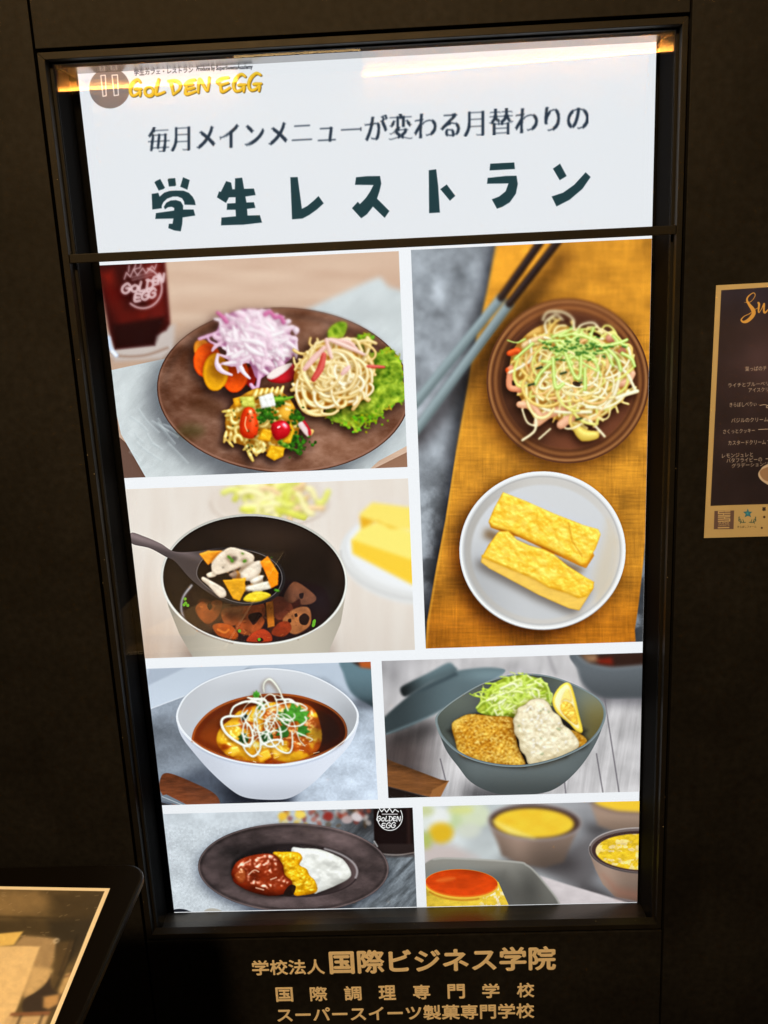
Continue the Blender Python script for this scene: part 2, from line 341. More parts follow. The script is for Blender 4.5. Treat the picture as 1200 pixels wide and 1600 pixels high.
    for i in range(104):
        cx, cy = R.normal(880, 62), R.normal(478, 58); rr = R.uniform(34, 88); a0 = R.uniform(0, 360); sp = R.uniform(90, 230)
        top = max(0, 1 - ((cx - 870) / 190.) ** 2 - ((cy - 470) / 170.) ** 2)
        q = ellpts(cx, cy, rr, rr * R.uniform(.4, 1.), R.uniform(0, 180), a0, a0 + sp, 7)
        q = q[(q[:, 0] > 722) & (q[:, 0] < 1030) & (q[:, 1] > 345) & (q[:, 1] < 632)]
        if len(q) < 3: continue
        c = [(248, 228, 174), (252, 236, 194), (242, 214, 150), (254, 242, 212)][int(R.integers(0, 4))]
        k.tube(q, R.uniform(6, 8), top * 60 + R.uniform(-8, 14), c, (226, 184, 108), .6)
    for pts in [[(735, 560), (760, 610), (800, 630), (845, 630)], [(720, 540), (760, 525), (790, 545)], [(760, 580), (775, 618), (830, 612)], [(925, 510), (960, 545), (1000, 578)], [(945, 610), (968, 575), (975, 520)], [(870, 560), (885, 600), (915, 595), (915, 560)], [(1000, 420), (1020, 470), (985, 500), (960, 470)], [(895, 480), (915, 515), (920, 545)]]:
        k.tube(pts, 9, [30, 46, 30], (244, 222, 166), (208, 164, 90), .6)
    for pts, c, w in [([(800, 500), (825, 460), (838, 410)], (200, 52, 40), 13), ([(768, 462), (800, 425), (838, 385)], (238, 180, 168), 12), ([(845, 352), (865, 420)], (240, 190, 176), 9), ([(850, 352), (910, 375), (985, 408)], (240, 196, 182), 9), ([(860, 350), (930, 365), (960, 390)], (236, 180, 166), 8), ([(1000, 452), (1060, 455)], (208, 70, 50), 8), ([(905, 480), (930, 455)], (238, 186, 176), 10)]:
        k.tube(pts, [w * .7, w, w * .7], 78, c, None, .4, .5)
    k.drop(-14, 16, 14, (.4, .34, .3)); k.finish(light=(.5, -.6, .6), amb=.62, dif=.55, ao=.7, aor=16, aod=22, spec=.3, shade=(.95, .74, .46), floor=.45, lift=.35, sat=.8)
    # fusilli salad with tomato, radish, broccoli
    k = p.pile()
    k.solid(spline([(475, 640), (520, 570), (600, 530), (690, 550), (740, 620), (740, 720), (660, 770), (560, 750), (490, 720)], 6, True), -20, (226, 170, 64), 60, 52, .1)
    def twist(x0, y0, x1, y1, w, z, c):
        L = math.hypot(x1 - x0, y1 - y0); n = max(3, int(L / (w * 1.05))); ux, uy = (x1 - x0) / L, (y1 - y0) / L
        for j in range(n):
            t = (j + .5) / n; mx, my = x0 + (x1 - x0) * t, y0 + (y1 - y0) * t
            k.tube([(mx - uy * w - ux * w * .55, my + ux * w - uy * w * .55), (mx, my), (mx + uy * w + ux * w * .55, my - ux * w + uy * w * .55)], [w * .35, w * .5, w * .35], [z, z + w * .6, z], c, (228, 186, 92), .6)
    pc = (246, 226, 156)
    for a in [(480, 610, 540, 700, 17, 6), (465, 715, 545, 690, 17, 8), (500, 640, 545, 590, 17, 14), (560, 790, 600, 730, 19, 10), (575, 560, 690, 545, 18, 16), (690, 560, 700, 620, 16, 12), (600, 740, 680, 740, 15, 10), (490, 745, 510, 690, 14, 2), (660, 610, 700, 680, 16, 18), (520, 570, 560, 600, 15, 14), (540, 720, 590, 700, 16, 10), (500, 690, 540, 640, 15, 8), (545, 745, 600, 760, 15, 6), (690, 640, 735, 680, 14, 10), (610, 640, 650, 660, 14, 14), (560, 590, 610, 640, 14, 12), (660, 700, 700, 690, 13, 16), (625, 560, 660, 600, 14, 24), (700, 700, 730, 650, 14, 8)]:
        twist(*a, c=(pc[0] + R.integers(-12, 8), pc[1] + R.integers(-14, 8), pc[2] + R.integers(-20, 20)))
    for i in range(46):      # loose turns of pasta
        x, y = R.normal(608, 62), R.normal(655, 56)
        if ((x - 608) / 125) ** 2 + ((y - 655) / 105) ** 2 > 1: continue
        t = R.uniform(0, 360); rr = R.uniform(16, 28); k.tube(ellpts(x, y, rr, rr * .7, R.uniform(0, 180), t, t + R.uniform(120, 200), 6), [6, R.uniform(8, 11), 6], 20 + R.uniform(0, 16), (248, 228, 158), (226, 180, 84), .6, .8)
    def broc(cx, cy, r, n, z):
        for i in range(n):
            x, y = R.normal(cx, r * .5), R.normal(cy, r * .42); g = R.uniform(.7, 1.25)
            k.solid(ellpts(x, y, R.uniform(4, 9), R.uniform(4, 8), R.uniform(0, 180), n=9)[:-1], z + R.uniform(0, 12), (52 * g, 106 * g, 24 * g), 6, 7, .3)
    k.tube([(730, 760), (700, 745), (680, 730)], [6, 9, 14], 20, (150, 186, 70), None, .3)
    broc(628, 628, 42, 70, 44); broc(735, 735, 44, 80, 22); broc(738, 640, 30, 40, 22); broc(668, 580, 20, 26, 40)
    k.tube([(725, 565), (690, 572), (660, 575)], [5, 8, 12], 46, (132, 178, 56), (96, 146, 40), .3)
    def cube(q, z, c, b=3): k.solid(q, z, lambda X, Y, d: rgb(c) * (1 + .22 * (fbm(X / 12, Y / 12, 3, 6) - .5))[..., None], 6, 9, .5, bump=b, bs=12)
    cube([(597, 565), (650, 548), (662, 598), (608, 608)], 58, (238, 238, 232)); cube([(527, 565), (580, 562), (586, 605), (536, 602)], 40, (206, 204, 96)); cube([(500, 570), (535, 560), (535, 600), (508, 604)], 30, (226, 164, 40))
    cube([(592, 722), (615, 680), (650, 690), (640, 730)], 46, (232, 170, 38)); cube([(622, 782), (640, 742), (695, 752), (690, 785), (655, 802)], 34, (224, 168, 34)); cube([(685, 730), (715, 655), (730, 690), (715, 738)], 34, (228, 176, 44)); cube([(640, 660), (672, 655), (660, 700)], 44, (184, 60, 40))
    k.solid(spline([(532, 700), (530, 650), (548, 606), (580, 610), (596, 660), (590, 708), (560, 718)], 6, True), 50, lambda X, Y, d: rgb((214, 66, 22)) * (1 + .25 * (fbm(X / 20, Y / 30, 3, 2) - .5))[..., None], 30, 26, 1.2)
    k.solid(spline([(645, 690), (650, 662), (690, 652), (714, 676), (705, 708), (670, 724), (655, 715)], 6, True), 54, (186, 20, 34), 26, 22, 1.2)
    k.solid(spline([(742, 668), (765, 655), (785, 690), (775, 712)], 6, True), 36, (232, 208, 206), 8, 7, .4); k.tube([(765, 655), (782, 680), (786, 702)], 5, 44, (190, 34, 50)); k.tube([(786, 690), (796, 690), (790, 702)], 7, 30, (230, 190, 120))
    for i in range(46):
        a, b = R.uniform(500, 750), R.uniform(560, 770); k.solid(ellpts(a, b, R.uniform(2, 5), R.uniform(1.5, 3), R.uniform(0, 180), n=7)[:-1], 90 if R.random() < .4 else 30, (40, 70, 22), 3, 3, .1)
    for (a, b) in [(575, 640), (560, 690)]: k.solid(ellpts(a, b, 5, 3, 30, n=8)[:-1], 95, (60, 70, 20), 3, 2)
    k.drop(-14, 18, 12, (.36, .3, .28)); k.finish(light=(.5, -.6, .6), amb=.60, dif=.62, ao=.85, aor=14, aod=16, spec=.7, pw=30, shade=(.9, .72, .45), floor=.45, sat=.7)
    p.line(spline([(552, 640), (548, 668), (556, 690)], 5), 5, (255, 214, 170), 3, .7); p.ell(672, 676, 7, 4, -30, (255, 220, 220), 3, .8)
    # near focus is the pasta: let the far half go soft
    p.blurmask(sstep(470, 250, Y) * .8, 3.2)
    p.grain(.010); return p
def pic_B():
    p = screen_pic((-.3965, .0392, -.2141, .0661), 180, 740, .41667)
    R = np.random.default_rng(5); X, Y = p.X, p.Y
    g = fbm(X / 30, Y / 260, 4, 3)[..., None]; g2 = sstep(250, 760, Y)[..., None] * sstep(420, 100, X)[..., None]
    p.img[:] = rgb((236, 228, 220)) * (1 - g * .5) + rgb((214, 198, 186)) * g * .5
    p.img *= 1 - g2 * np.array([.10, .16, .20]); p.img *= (1 - .06 * sstep(500, 1000, Y * 1.3 + 0 * X))[..., None]
    # far dish and far plate, out of focus
    p.ell(578, 110, 225, 95, 0, (222, 208, 196), 16, .8); p.line(ellpts(578, 108, 205, 84, 0), 5, (238, 230, 222), 6, .7); p.line(ellpts(578, 108, 222, 94, 0, 0, 180), 6, (196, 180, 168), 8, .6)
    k = p.pile()
    for i in range(70):
        x, y = R.normal(585, 70), R.normal(96, 42); a = R.uniform(0, 6.28); L = R.uniform(30, 60); c = [(246, 236, 178), (226, 226, 128), (236, 204, 160), (214, 214, 96)][int(R.integers(0, 4))]
        k.tube([(x - L * math.cos(a), y - L * .5 * math.sin(a)), (x, y + R.uniform(-20, 20)), (x + L * math.cos(a), y + L * .5 * math.sin(a))], 12, R.uniform(0, 20), c)
    k.finish(light=(0, -.6, .6), amb=.75, dif=.35, ao=.3)
    p.poly(ellpts(1120, 320, 280, 170, 8, n=50)[:-1], (226, 226, 226), 10); p.poly(ellpts(1130, 296, 262, 148, 8, n=50)[:-1], (240, 241, 243), 10)
    p.line(ellpts(1120, 318, 276, 152, 8, 60, 175), 6, (196, 194, 192), 8, .8)
    p.poly([(885, 250), (905, 235), (1200, 330), (1200, 450), (1110, 415), (890, 300)], (246, 204, 76), 7); p.poly([(888, 248), (935, 190), (1010, 180), (1200, 250), (1200, 352), (1100, 320)], (252, 232, 130), 7)
    p.poly([(918, 150), (965, 108), (1200, 140), (1200, 225), (1060, 205), (1000, 190), (960, 178), (922, 208)], (250, 226, 122), 7); p.poly([(918, 160), (1060, 206), (1030, 204), (985, 176), (924, 206)], (226, 168, 50), 6, .9)
    p.blurmask(np.clip(sstep(190, 150, Y) + sstep(850, 900, X), 0, 1), 5.5)
    # pot, standing on the table
    rim = ellpts(521, 398, 351, 246, 3, n=90)[:-1]
    p.shadow([(250, 600), (830, 600), (800, 720), (290, 760)], -10, 30, 30, (.72, .68, .66))
    p.poly([(176, 400), (200, 500), (240, 600), (292, 690), (330, 760), (760, 760), (808, 650), (846, 560), (866, 440)], lambda X, Y: rgb((192, 187, 178)) * (1.02 - .22 * sstep(420, 180, X) - .10 * sstep(700, 880, X))[..., None] * np.array([1, .985, .96]), 2)
    p.blob(rim, (214, 212, 206), 0, 1, 1)
    inn = ellpts(521, 396, 341, 236, 3, n=90)[:-1]
    p.poly(inn, lambda X, Y: rgb((34, 26, 22)) * (1 + .5 * np.exp(-((X - 600) / 180.) ** 2 - ((Y - 230) / 60.) ** 2) + .5 * sstep(780, 860, X) * sstep(500, 300, Y) + .20 * (fbm(X / 60, Y / 90, 3, 4) - .5))[..., None])
    # broth
    br = spline([(245, 500), (262, 450), (330, 415), (450, 395), (600, 396), (730, 410), (790, 440), (806, 510), (770, 570), (690, 610), (560, 634), (430, 624), (320, 590), (262, 545)], 8, True)
    p.poly(br, lambda X, Y: rgb((34, 22, 22)) * (1 + .6 * sstep(480, 620, Y))[..., None], 8)
    p.line(spline([(286, 420), (256, 462), (248, 505), (258, 545)], 6), 9, (196, 194, 200), 4, .85); p.line(spline([(255, 545), (330, 600), (440, 636)], 6), 4, (120, 100, 90), 4, .6)
    def slice_(pts, c, holes=(), a=.95):
        q = spline(pts, 6, True) if len(pts) > 4 else np.array(pts, float)
        sl, m = p.mask(q, 4); X_, Y_ = p.X[sl], p.Y[sl]; d_ = -p.sd(q, sl); n_ = fbm(X_ / 22, Y_ / 22, 4, int(pts[0][0]))
        p.over(sl, m, rgb(c) * (.86 + .42 * (n_ - .3)  - .10 * np.exp(-d_ / 5.))[..., None], a)
        for h in holes: p.poly(spline(h, 5, True), (26, 16, 16), 3, .85)
    for i in range(30):
        x = R.uniform(330, 720); y = R.uniform(470, 585 - .0011 * (x - 540) ** 2); q = ellpts(x, y, R.uniform(20, 44), R.uniform(14, 28), R.uniform(0, 180), n=8)[:-1] + R.normal(0, 6, (7, 2)); slice_([tuple(v) for v in q], [(92, 46, 28), (112, 54, 30), (84, 38, 28), (120, 70, 40)][int(R.integers(0, 4))], (), .6)
    p.poly(br, (26, 14, 14), 8, .25)
    slice_([(300, 505), (325, 480), (350, 490), (372, 474), (402, 482), (390, 530), (352, 564), (318, 545)], (146, 80, 44), [[(345, 496), (356, 486), (364, 500), (354, 512)]])
    slice_([(398, 512), (440, 500), (490, 498), (500, 530), (470, 560), (430, 572), (405, 556)], (150, 80, 44)); slice_([(480, 500), (545, 484), (562, 500), (556, 536), (510, 548), (486, 540)], (170, 84, 44), [[(500, 530), (540, 520), (550, 538), (510, 556)]])
    slice_([(450, 575), (470, 548), (500, 546), (520, 566), (548, 536), (560, 556), (540, 590), (505, 606), (470, 600)], (168, 86, 46)); slice_([(585, 468), (640, 466), (668, 510), (640, 545), (600, 540)], (150, 78, 54), (), .8)
    slice_([(564, 482), (592, 478), (598, 572), (572, 578)], (208, 126, 46)); slice_([(632, 462), (660, 412), (690, 410), (752, 460), (740, 486), (700, 492), (690, 470), (660, 486)], (142, 90, 62), [[(690, 452), (706, 448), (704, 466), (694, 468)]])
    slice_([(628, 548), (670, 508), (720, 500), (735, 530), (728, 572), (680, 602), (648, 590)], (178, 116, 74), [[(690, 540), (710, 524), (728, 540), (718, 566), (696, 564)], [(648, 548), (658, 544), (660, 556), (650, 560)], [(672, 528), (680, 524), (684, 534), (676, 538)]])
    slice_([(586, 600), (612, 560), (650, 556), (660, 585), (630, 612)], (150, 62, 34)); slice_([(365, 572), (398, 560), (440, 572), (462, 606), (440, 624), (390, 612)], (186, 92, 40)); p.line(spline([(385, 585), (410, 596), (425, 586)], 4), 8, (220, 130, 60), 3, .8)
    slice_([(492, 628), (512, 600), (552, 582), (584, 602), (584, 632), (530, 638)], (200, 78, 44), [[(532, 622), (548, 616), (556, 626), (540, 632)]])
    for i in range(60):
        x, y = R.uniform(300, 740), R.uniform(480, 625); p.line([(x, y), (x + R.uniform(-10, 10), y + R.uniform(-6, 6))], R.uniform(1.5, 4), (226, 150, 84) if i % 2 else (60, 28, 18), 2, .4)
    p.poly([(560, 420), (800, 440), (800, 520), (700, 500)], (60, 60, 78), 60, .25)
    for (x, y) in [(262, 470), (264, 486), (258, 492), (272, 494), (466, 590), (746, 556), (744, 566), (540, 622)]: p.ell(x, y, 6, 10 if x > 700 else 6, R.uniform(-40, 40), (104, 158, 52), 1.5)
    sl, m = p.mask(rim); d = p.sd(rim, sl); p.over(sl, np.exp(-((d + 5) / 3.2) ** 2) * sstep(330, 520, p.Y[sl] + .15 * p.X[sl]), (236, 234, 228), .9); p.over(sl, np.exp(-((d + 11) / 2.5) ** 2) * m, (26, 20, 18), .6)
    p.mul(sl, np.exp(-((d + 4) / 5.) ** 2) * sstep(380, 200, p.Y[sl]) * .5, (.75, .74, .72))
    # ladle
    k = p.pile()
    p.poly(spline([(230, 330), (330, 400), (420, 470), (560, 480), (640, 420), (640, 520), (420, 540)], 6, True), (16, 10, 10), 22, .5)
    p.blob([(60, 222), (110, 236), (170, 262), (222, 292), (300, 292), (400, 277), (480, 278), (560, 300), (618, 340), (638, 392), (620, 446), (570, 482), (490, 496), (410, 480), (340, 440), (280, 392), (225, 330), (190, 312), (130, 280), (62, 262)], lambda X, Y: rgb((74, 66, 66)) * (1 + .65 * np.exp(-((Y - (250 + .33 * (X - 120))) / 16.) ** 2) * sstep(420, 180, X) - .45 * sstep(330, 420, X) + .25 * (sstep(260, 60, X)))[..., None])
    bowl = spline([(306, 380), (330, 320), (400, 288), (480, 286), (555, 306), (608, 344), (626, 392), (608, 440), (560, 474), (488, 486), (416, 470), (350, 430)], 8, True)
    p.poly(bowl, (24, 18, 18), 2); p.line(np.vstack([bowl, bowl[:1]]), 3, (122, 116, 116), 1, .8)
    k = p.pile()
    def piece(pts, z, c, rnd=8, h=7, gl=.5, hole=(), seed=3, nz=.3, bump=2):
        def cc(X, Y, d):
            v = rgb(c) * (1 + nz * (fbm(X / 16, Y / 16, 4, seed) - .5))[..., None]
            for hx, hy, hr in hole: v = v * (1 - .38 * sstep(hr, hr * .3, np.hypot(X - hx, (Y - hy) * 1.3)))[..., None]
            return v
        k.solid(spline(pts, 6, True), z, cc, rnd, h, gl, bump=bump, bs=18, seed=seed)
    sq = lambda q: [tuple(a * .86 + b * .14) for a, b in zip(np.array(q, float), np.roll(np.array(q, float), -1, 0))] + []
    def slab(q, z, c, seed=2): k.solid(q, z, lambda X, Y, d: rgb(c) * (1 + .14 * (fbm(X / 14, Y / 14, 3, seed) - .5) + .22 * np.exp(-d / 4.))[..., None], 6, 6, .5, bump=2, bs=20)
    slab([(312, 300), (345, 288), (402, 286), (400, 300), (348, 346)], 4, (232, 152, 50))
    piece([(330, 385), (360, 400), (410, 430), (418, 458), (392, 466), (350, 424), (322, 398)], 10, (226, 210, 190), 12, 10, .4, seed=5); piece([(340, 375), (372, 365), (380, 385), (350, 392)], 14, (214, 198, 176))
    for i in range(22):
        x, y = R.uniform(370, 585), R.uniform(320, 460); q = ellpts(x, y, R.uniform(16, 34), R.uniform(9, 18), R.uniform(-50, 30), n=9)[:-1]
        if ((x - 470) / 125) ** 2 + ((y - 385) / 82) ** 2 < 1: k.solid(q + R.normal(0, 3, q.shape), 2, [(222, 202, 178), (196, 172, 146), (206, 150, 80), (178, 150, 128)][int(R.integers(0, 4))], 9, 8, .5, bump=2, bs=12, smooth=True)
    piece([(358, 345), (380, 310), (425, 276), (470, 282), (520, 305), (516, 335), (470, 352), (420, 372), (372, 380)], 22, (226, 208, 186), 8, 7, .4, [(448, 318, 17), (404, 352, 7)], 7, .2)
    piece([(470, 372), (520, 330), (548, 328), (546, 370), (510, 402), (480, 400)], 18, (232, 216, 196), 18, 14, .4, seed=8); piece([(505, 402), (545, 380), (556, 392), (520, 414)], 24, (236, 224, 206)); piece([(490, 425), (545, 408), (590, 400), (592, 428), (540, 442), (498, 440)], 14, (234, 226, 206), 10, 10, .4)
    slab([(543, 330), (572, 306), (614, 372), (612, 418), (586, 432)], 34, (238, 136, 26)); slab([(400, 398), (490, 391), (488, 440), (468, 480), (440, 470)], 34, (208, 148, 32), 4); piece([(478, 470), (505, 446), (560, 442), (586, 458), (545, 480), (495, 482)], 20, (220, 190, 48), 10, 8, .5)
    for (x, y, w, h, r) in [(428, 314, 10, 5, 40), (438, 326, 9, 6, 60), (486, 328, 8, 6, -30), (586, 314, 6, 4, 0), (606, 438, 14, 7, 10), (478, 300, 6, 3, 20)]: k.solid(ellpts(x, y, w, h, r, n=9)[:-1], 70, (88, 146, 44), 5, 4, .3)
    k.finish(light=(.1, -.65, .7), amb=.62, dif=.50, ao=.6, aor=14, aod=16, spec=.4, shade=(.7, .5, .4), floor=.5, sat=.5)
    p.grain(.010); return p
def pic_C():
    p = screen_pic((.0565, .3995, -.2126, .4015), 620, 360, .4)
    R = np.random.default_rng(21); X, Y = p.X, p.Y; f = .9583
    b = lambda *q: [(x * f, 850 + y * f) for x, y in q]
    n = fbm(X / 80, Y / 90, 5, 3); v = fbm(X / 16, Y / 16, 3, 9)
    p.img[:] = rgb((158, 164, 172)) * (.62 + .72 * n)[..., None] * (1 + .10 * (v - .5))[..., None]
    p.img *= (1 - .35 * sstep(800, 1500, Y) * sstep(.6, .4, n) - .25 * sstep(430, 620, Y) * sstep(60, 260, X) * .6)[..., None]
    cl = [(395, 20), (352, 240), (300, 470), (262, 690), (232, 860), (190, 1130), (150, 1340), (118, 1530), (110, 1640), (935, 1640), (930, 1560), (946, 1450), (958, 1340), (975, 1180), (1100, 1100), (1100, 20)]
    p.shadow(cl, -26, 10, 26, (.30, .29, .30))
    def cloth(X, Y):
        w = fbm(X / 6, Y / 60, 3, 4) - .5; h = fbm(X / 70, Y / 7, 3, 6) - .5; g = fbm(X / 130, Y / 110, 4, 7) - .5
        hl = np.exp(-((X - 420) / 160.) ** 2 - ((Y - 130) / 160.) ** 2) * .12 + np.exp(-((X - 760) / 160.) ** 2 - ((Y - 180) / 120.) ** 2) * .05 - .18 * sstep(1250, 1650, Y) - .08 * sstep(880, 1000, X) * sstep(300, 0, Y)
        return rgb((196, 134, 46)) * (1.02 + .15 * w + .19 * h + .60 * g + hl)[..., None] * (1 + np.array([0, -.10, -.3]) * sstep(1250, 1600, Y)[..., None])
    p.poly(cl, cloth, 4)
    p.line(np.array(cl[:9]) + (5, 0), 7, (226, 170, 70), 5, .5)
    # chopsticks
    p.shadow([(40, 800), (440, 300), (640, 50), (690, 60), (470, 360), (70, 850)], 6, 20, 26, (.42, .38, .38))
    for (a, m_, e) in [((60, 690), (408, 262), (572, 30)), ((60, 800), (440, 286), (640, 30))]:
        p.line([a, m_], 36, (134, 148, 152), 4); p.line([(a[0] - 7, a[1] - 5), (m_[0] - 7, m_[1] - 5)], 9, (168, 184, 190), 6, .8); p.line([(a[0] + 11, a[1] + 9), (m_[0] + 11, m_[1] + 9)], 8, (92, 106, 108), 5, .8)
        p.line([m_, e], 30, (40, 26, 20), 4); p.line([(m_[0] - 3, m_[1] - 4), (e[0] - 3, e[1] - 4)], 6, (92, 78, 84), 5, .8)
    p.blurmask(sstep(520, 380, X + .35 * Y - 60) * sstep(1000, 800, Y), 5)
    # brown glass plate
    E0 = ellpts(668, 588, 318, 322, 0, n=90)[:-1]; p.shadow(E0, -18, 22, 30, (.50, .42, .36))
    p.poly(E0, lambda X, Y: rgb((124, 78, 44)) * (1.0 + .25 * sstep(500, 280, Y) + .12 * (fbm(X / 50, Y / 50, 3, 2) - .5))[..., None], 2)
    sl, m = p.mask(E0); d = p.sd(E0, sl); yy = p.Y[sl]
    for o, w, c, a in [(3, 4, (84, 48, 30), .8), (12, 5, (170, 120, 76), .7), (24, 5, (92, 54, 34), .8), (36, 5, (150, 100, 62), .5), (50, 7, (84, 48, 32), .7)]: p.over(sl, np.exp(-((d + o) / w) ** 2) * m, c, a)
    E1 = ellpts(668, 588, 262, 266, 0, n=90)[:-1]; p.poly(E1, lambda X, Y: rgb((98, 58, 40)) * (1.0 - .22 * sstep(640, 400, X) * sstep(400, 620, Y) + .35 * sstep(700, 880, X + Y * .2) * sstep(500, 900, Y) * .6 + .10 * (fbm(X / 70, Y / 70, 3, 5) - .5))[..., None], 8)
    # glass-noodle salad
    k = p.pile()
    k.solid(spline([(440, 520), (470, 440), (560, 370), (660, 370), (800, 420), (900, 470), (930, 560), (880, 650), (820, 720), (720, 760), (620, 740), (500, 680), (460, 600)], 6, True), -26, (232, 186, 104), 90, 46, .1)
    for i in range(250):
        cx, cy = R.normal(690, 105), R.normal(560, 88); rr = R.uniform(40, 120); a0 = R.uniform(0, 360); top = 1 - ((cx - 690) / 260.) ** 2 - ((cy - 560) / 220.) ** 2
        q = ellpts(cx, cy, rr, rr * R.uniform(.3, .9), R.uniform(0, 180), a0, a0 + R.uniform(80, 210), 7)
        q = q[((q[:, 0] - 690) / 258) ** 2 + ((q[:, 1] - 555) / 225) ** 2 < 1]
        if len(q) < 3: continue
        c = [(248, 234, 176), (240, 224, 158), (250, 244, 212), (240, 204, 118), (222, 224, 126), (240, 190, 128)][int(R.integers(0, 6))]
        k.tube(q, R.uniform(4.5, 7), max(top, 0) * 55 + R.uniform(-12, 14), c, (222, 186, 100), .6)
    for pts, c, w in [([(640, 760), (690, 720), (690, 690)], (234, 176, 142), 18), ([(550, 750), (600, 715), (650, 700)], (230, 172, 136), 18), ([(590, 630), (640, 660), (680, 690)], (232, 168, 132), 18), ([(480, 680), (530, 690), (560, 730)], (234, 178, 142), 15), ([(830, 420), (870, 440), (880, 470)], (236, 176, 146), 16), ([(445, 540), (440, 610), (480, 620)], (226, 150, 112), 14), ([(860, 600), (900, 590), (920, 560)], (234, 180, 146), 15), ([(520, 560), (560, 590), (600, 590)], (222, 150, 108), 14), ([(500, 450), (540, 430), (590, 420)], (236, 200, 150), 14)]:
        k.tube(pts, w, 34, c, None, .3, .4)
    for pts in [[(435, 545), (445, 570)], [(440, 480), (470, 470), (490, 490)], [(505, 525), (520, 540)], [(640, 640), (660, 670)]]: k.tube(pts, 13, 26, (222, 92, 36), None, .4)
    for pts, w in [([(570, 350), (590, 320), (650, 320), (690, 350), (690, 385)], 9), ([(585, 400), (580, 360), (620, 330), (650, 350)], 8), ([(700, 400), (720, 370), (770, 362), (800, 400)], 9), ([(440, 555), (490, 530), (525, 500), (520, 430)], 9), ([(490, 820), (540, 780), (540, 720)], 10), ([(555, 815), (600, 775)], 8), ([(750, 740), (790, 780), (812, 805)], 10), ([(545, 640), (560, 690), (640, 710), (760, 710)], 9), ([(930, 620), (900, 560), (870, 540)], 11), ([(860, 655), (900, 640), (940, 628)], 14), ([(840, 470), (870, 540), (850, 640), (800, 700)], 12), ([(490, 700), (510, 750), (545, 765)], 8)]:
        k.tube(pts, w * .68, 44, (244, 234, 200), (222, 200, 150), .6)
    k.tube([(700, 770), (730, 800), (775, 800)], [16, 26, 18], 20, (226, 196, 96), None, .5, .4)
    def cuke(pts, w, z=70): k.tube(pts, w, z, (222, 238, 148), (140, 190, 60), .5, .3)
    for i in range(34):
        x, y = R.normal(690, 70), R.normal(465, 26); a = R.normal(.25, .7); L = R.uniform(30, 70); cuke([(x - L * math.cos(a), y - L * math.sin(a)), (x, y + R.uniform(-12, 12)), (x + L * math.cos(a), y + L * math.sin(a))], R.uniform(4, 8))
    for q in [[(820, 460), (860, 500), (875, 545)], [(880, 480), (915, 500), (930, 530)], [(655, 470), (690, 560), (715, 575), (720, 480)], [(610, 500), (620, 610), (650, 600)], [(735, 540), (735, 620)], [(540, 600), (560, 560), (600, 520)]]: cuke(q, 7, 74)
    for i in range(46):
        x, y = R.normal(700, 80), R.normal(462, 20); k.tube([(x, y), (x + R.uniform(-10, 22), y + R.uniform(-3, 5))], 3.5, 92, (58, 112, 30))
    for (x, y) in [(700, 600), (640, 560), (545, 540), (515, 605), (700, 740)]: k.tube([(x, y), (x + 22, y - 6)], 4, 90, (44, 60, 24))
    k.drop(-10, 16, 14, (.42, .36, .32)); k.finish(light=(.2, -.6, .7), amb=.70, dif=.46, ao=.6, aor=18, aod=24, spec=.35, shade=(.96, .76, .5), floor=.5, soft=1.15, lift=.10, sat=1.1)
    p.ell(702, 600, 16, 9, 20, (50, 32, 22), 4, .8)
    p.blurmask(sstep(430, 330, Y) * sstep(330, 420, X), 4); p.blurmask(sstep(640, 780, Y) * sstep(900, 840, Y) * .6, 3)
    # white plate with rolled omelette
    P0 = np.array(b(*ellpts(594, 418, 339, 323, 0, n=90)[:-1])); p.shadow(P0, -34, 30, 30, (.42, .32, .26))
    p.poly(P0, lambda X, Y: rgb((226, 225, 224)) * (1 - .10 * sstep(500, 250, X))[..., None], 1)
    P1 = np.array(b(*ellpts(594, 416, 318, 302, 0, n=90)[:-1])); p.poly(P1, lambda X, Y: rgb((206, 203, 200)) * (1 - .12 * sstep(560, 270, X) + .06 * sstep(700, 1000, X))[..., None] * np.array([1, .995, .99]), 3)
    P2 = np.array(b(*ellpts(594, 424, 292, 274, 0, n=90)[:-1])); p.poly(P2, lambda X, Y: rgb((200, 201, 204)) * (1 + .06 * sstep(1500, 1050, Y) - .10 * sstep(520, 300, X) * sstep(1150, 1350, Y))[..., None], 8)
    p.poly(b((860, 300), (905, 380), (880, 560), (820, 640), (790, 560)), (214, 190, 150), 34, .45)
    sl, m = p.mask(P0); d = p.sd(P0, sl); p.over(sl, np.exp(-((d + 7) / 5.) ** 2) * m, (244, 244, 244), .9); p.over(sl, np.exp(-((d + 20) / 4.) ** 2) * m, (176, 174, 174), .6); p.over(sl, np.exp(-((d + 0) / 3.) ** 2) * sstep(1300, 1500, p.Y[sl]), (150, 140, 136), .6)
    def egg(X, Y, d):
        n = fbm((X + .5 * Y) / 26, (Y - .5 * X) / 9, 4, 6); g = fbm(X / 60, Y / 40, 3, 2); w = sstep(.40, .66, n * .6 + g * .4)[..., None]
        return rgb((242, 184, 50)) * (1 - w) + rgb((250, 202, 78)) * w
    k = p.pile()
    t1 = b((432, 178), (520, 212), (640, 265), (760, 312), (822, 330), (833, 352), (812, 410), (775, 470), (752, 478), (720, 455), (600, 402), (480, 348), (385, 318), (372, 300), (395, 245))
    t2 = b((412, 340), (455, 338), (490, 372), (540, 395), (600, 412), (640, 432), (700, 480), (770, 525), (806, 545), (800, 575), (775, 605), (740, 612), (690, 590), (620, 570), (560, 535), (430, 480), (345, 445), (372, 395))
    s1 = b((372, 300), (480, 348), (600, 402), (770, 470), (800, 420), (806, 440), (772, 492), (745, 482), (640, 432), (500, 366), (382, 326)); s2 = b((345, 432), (430, 470), (560, 520), (740, 600), (806, 545), (804, 572), (745, 664), (700, 655), (580, 602), (375, 492), (341, 466))
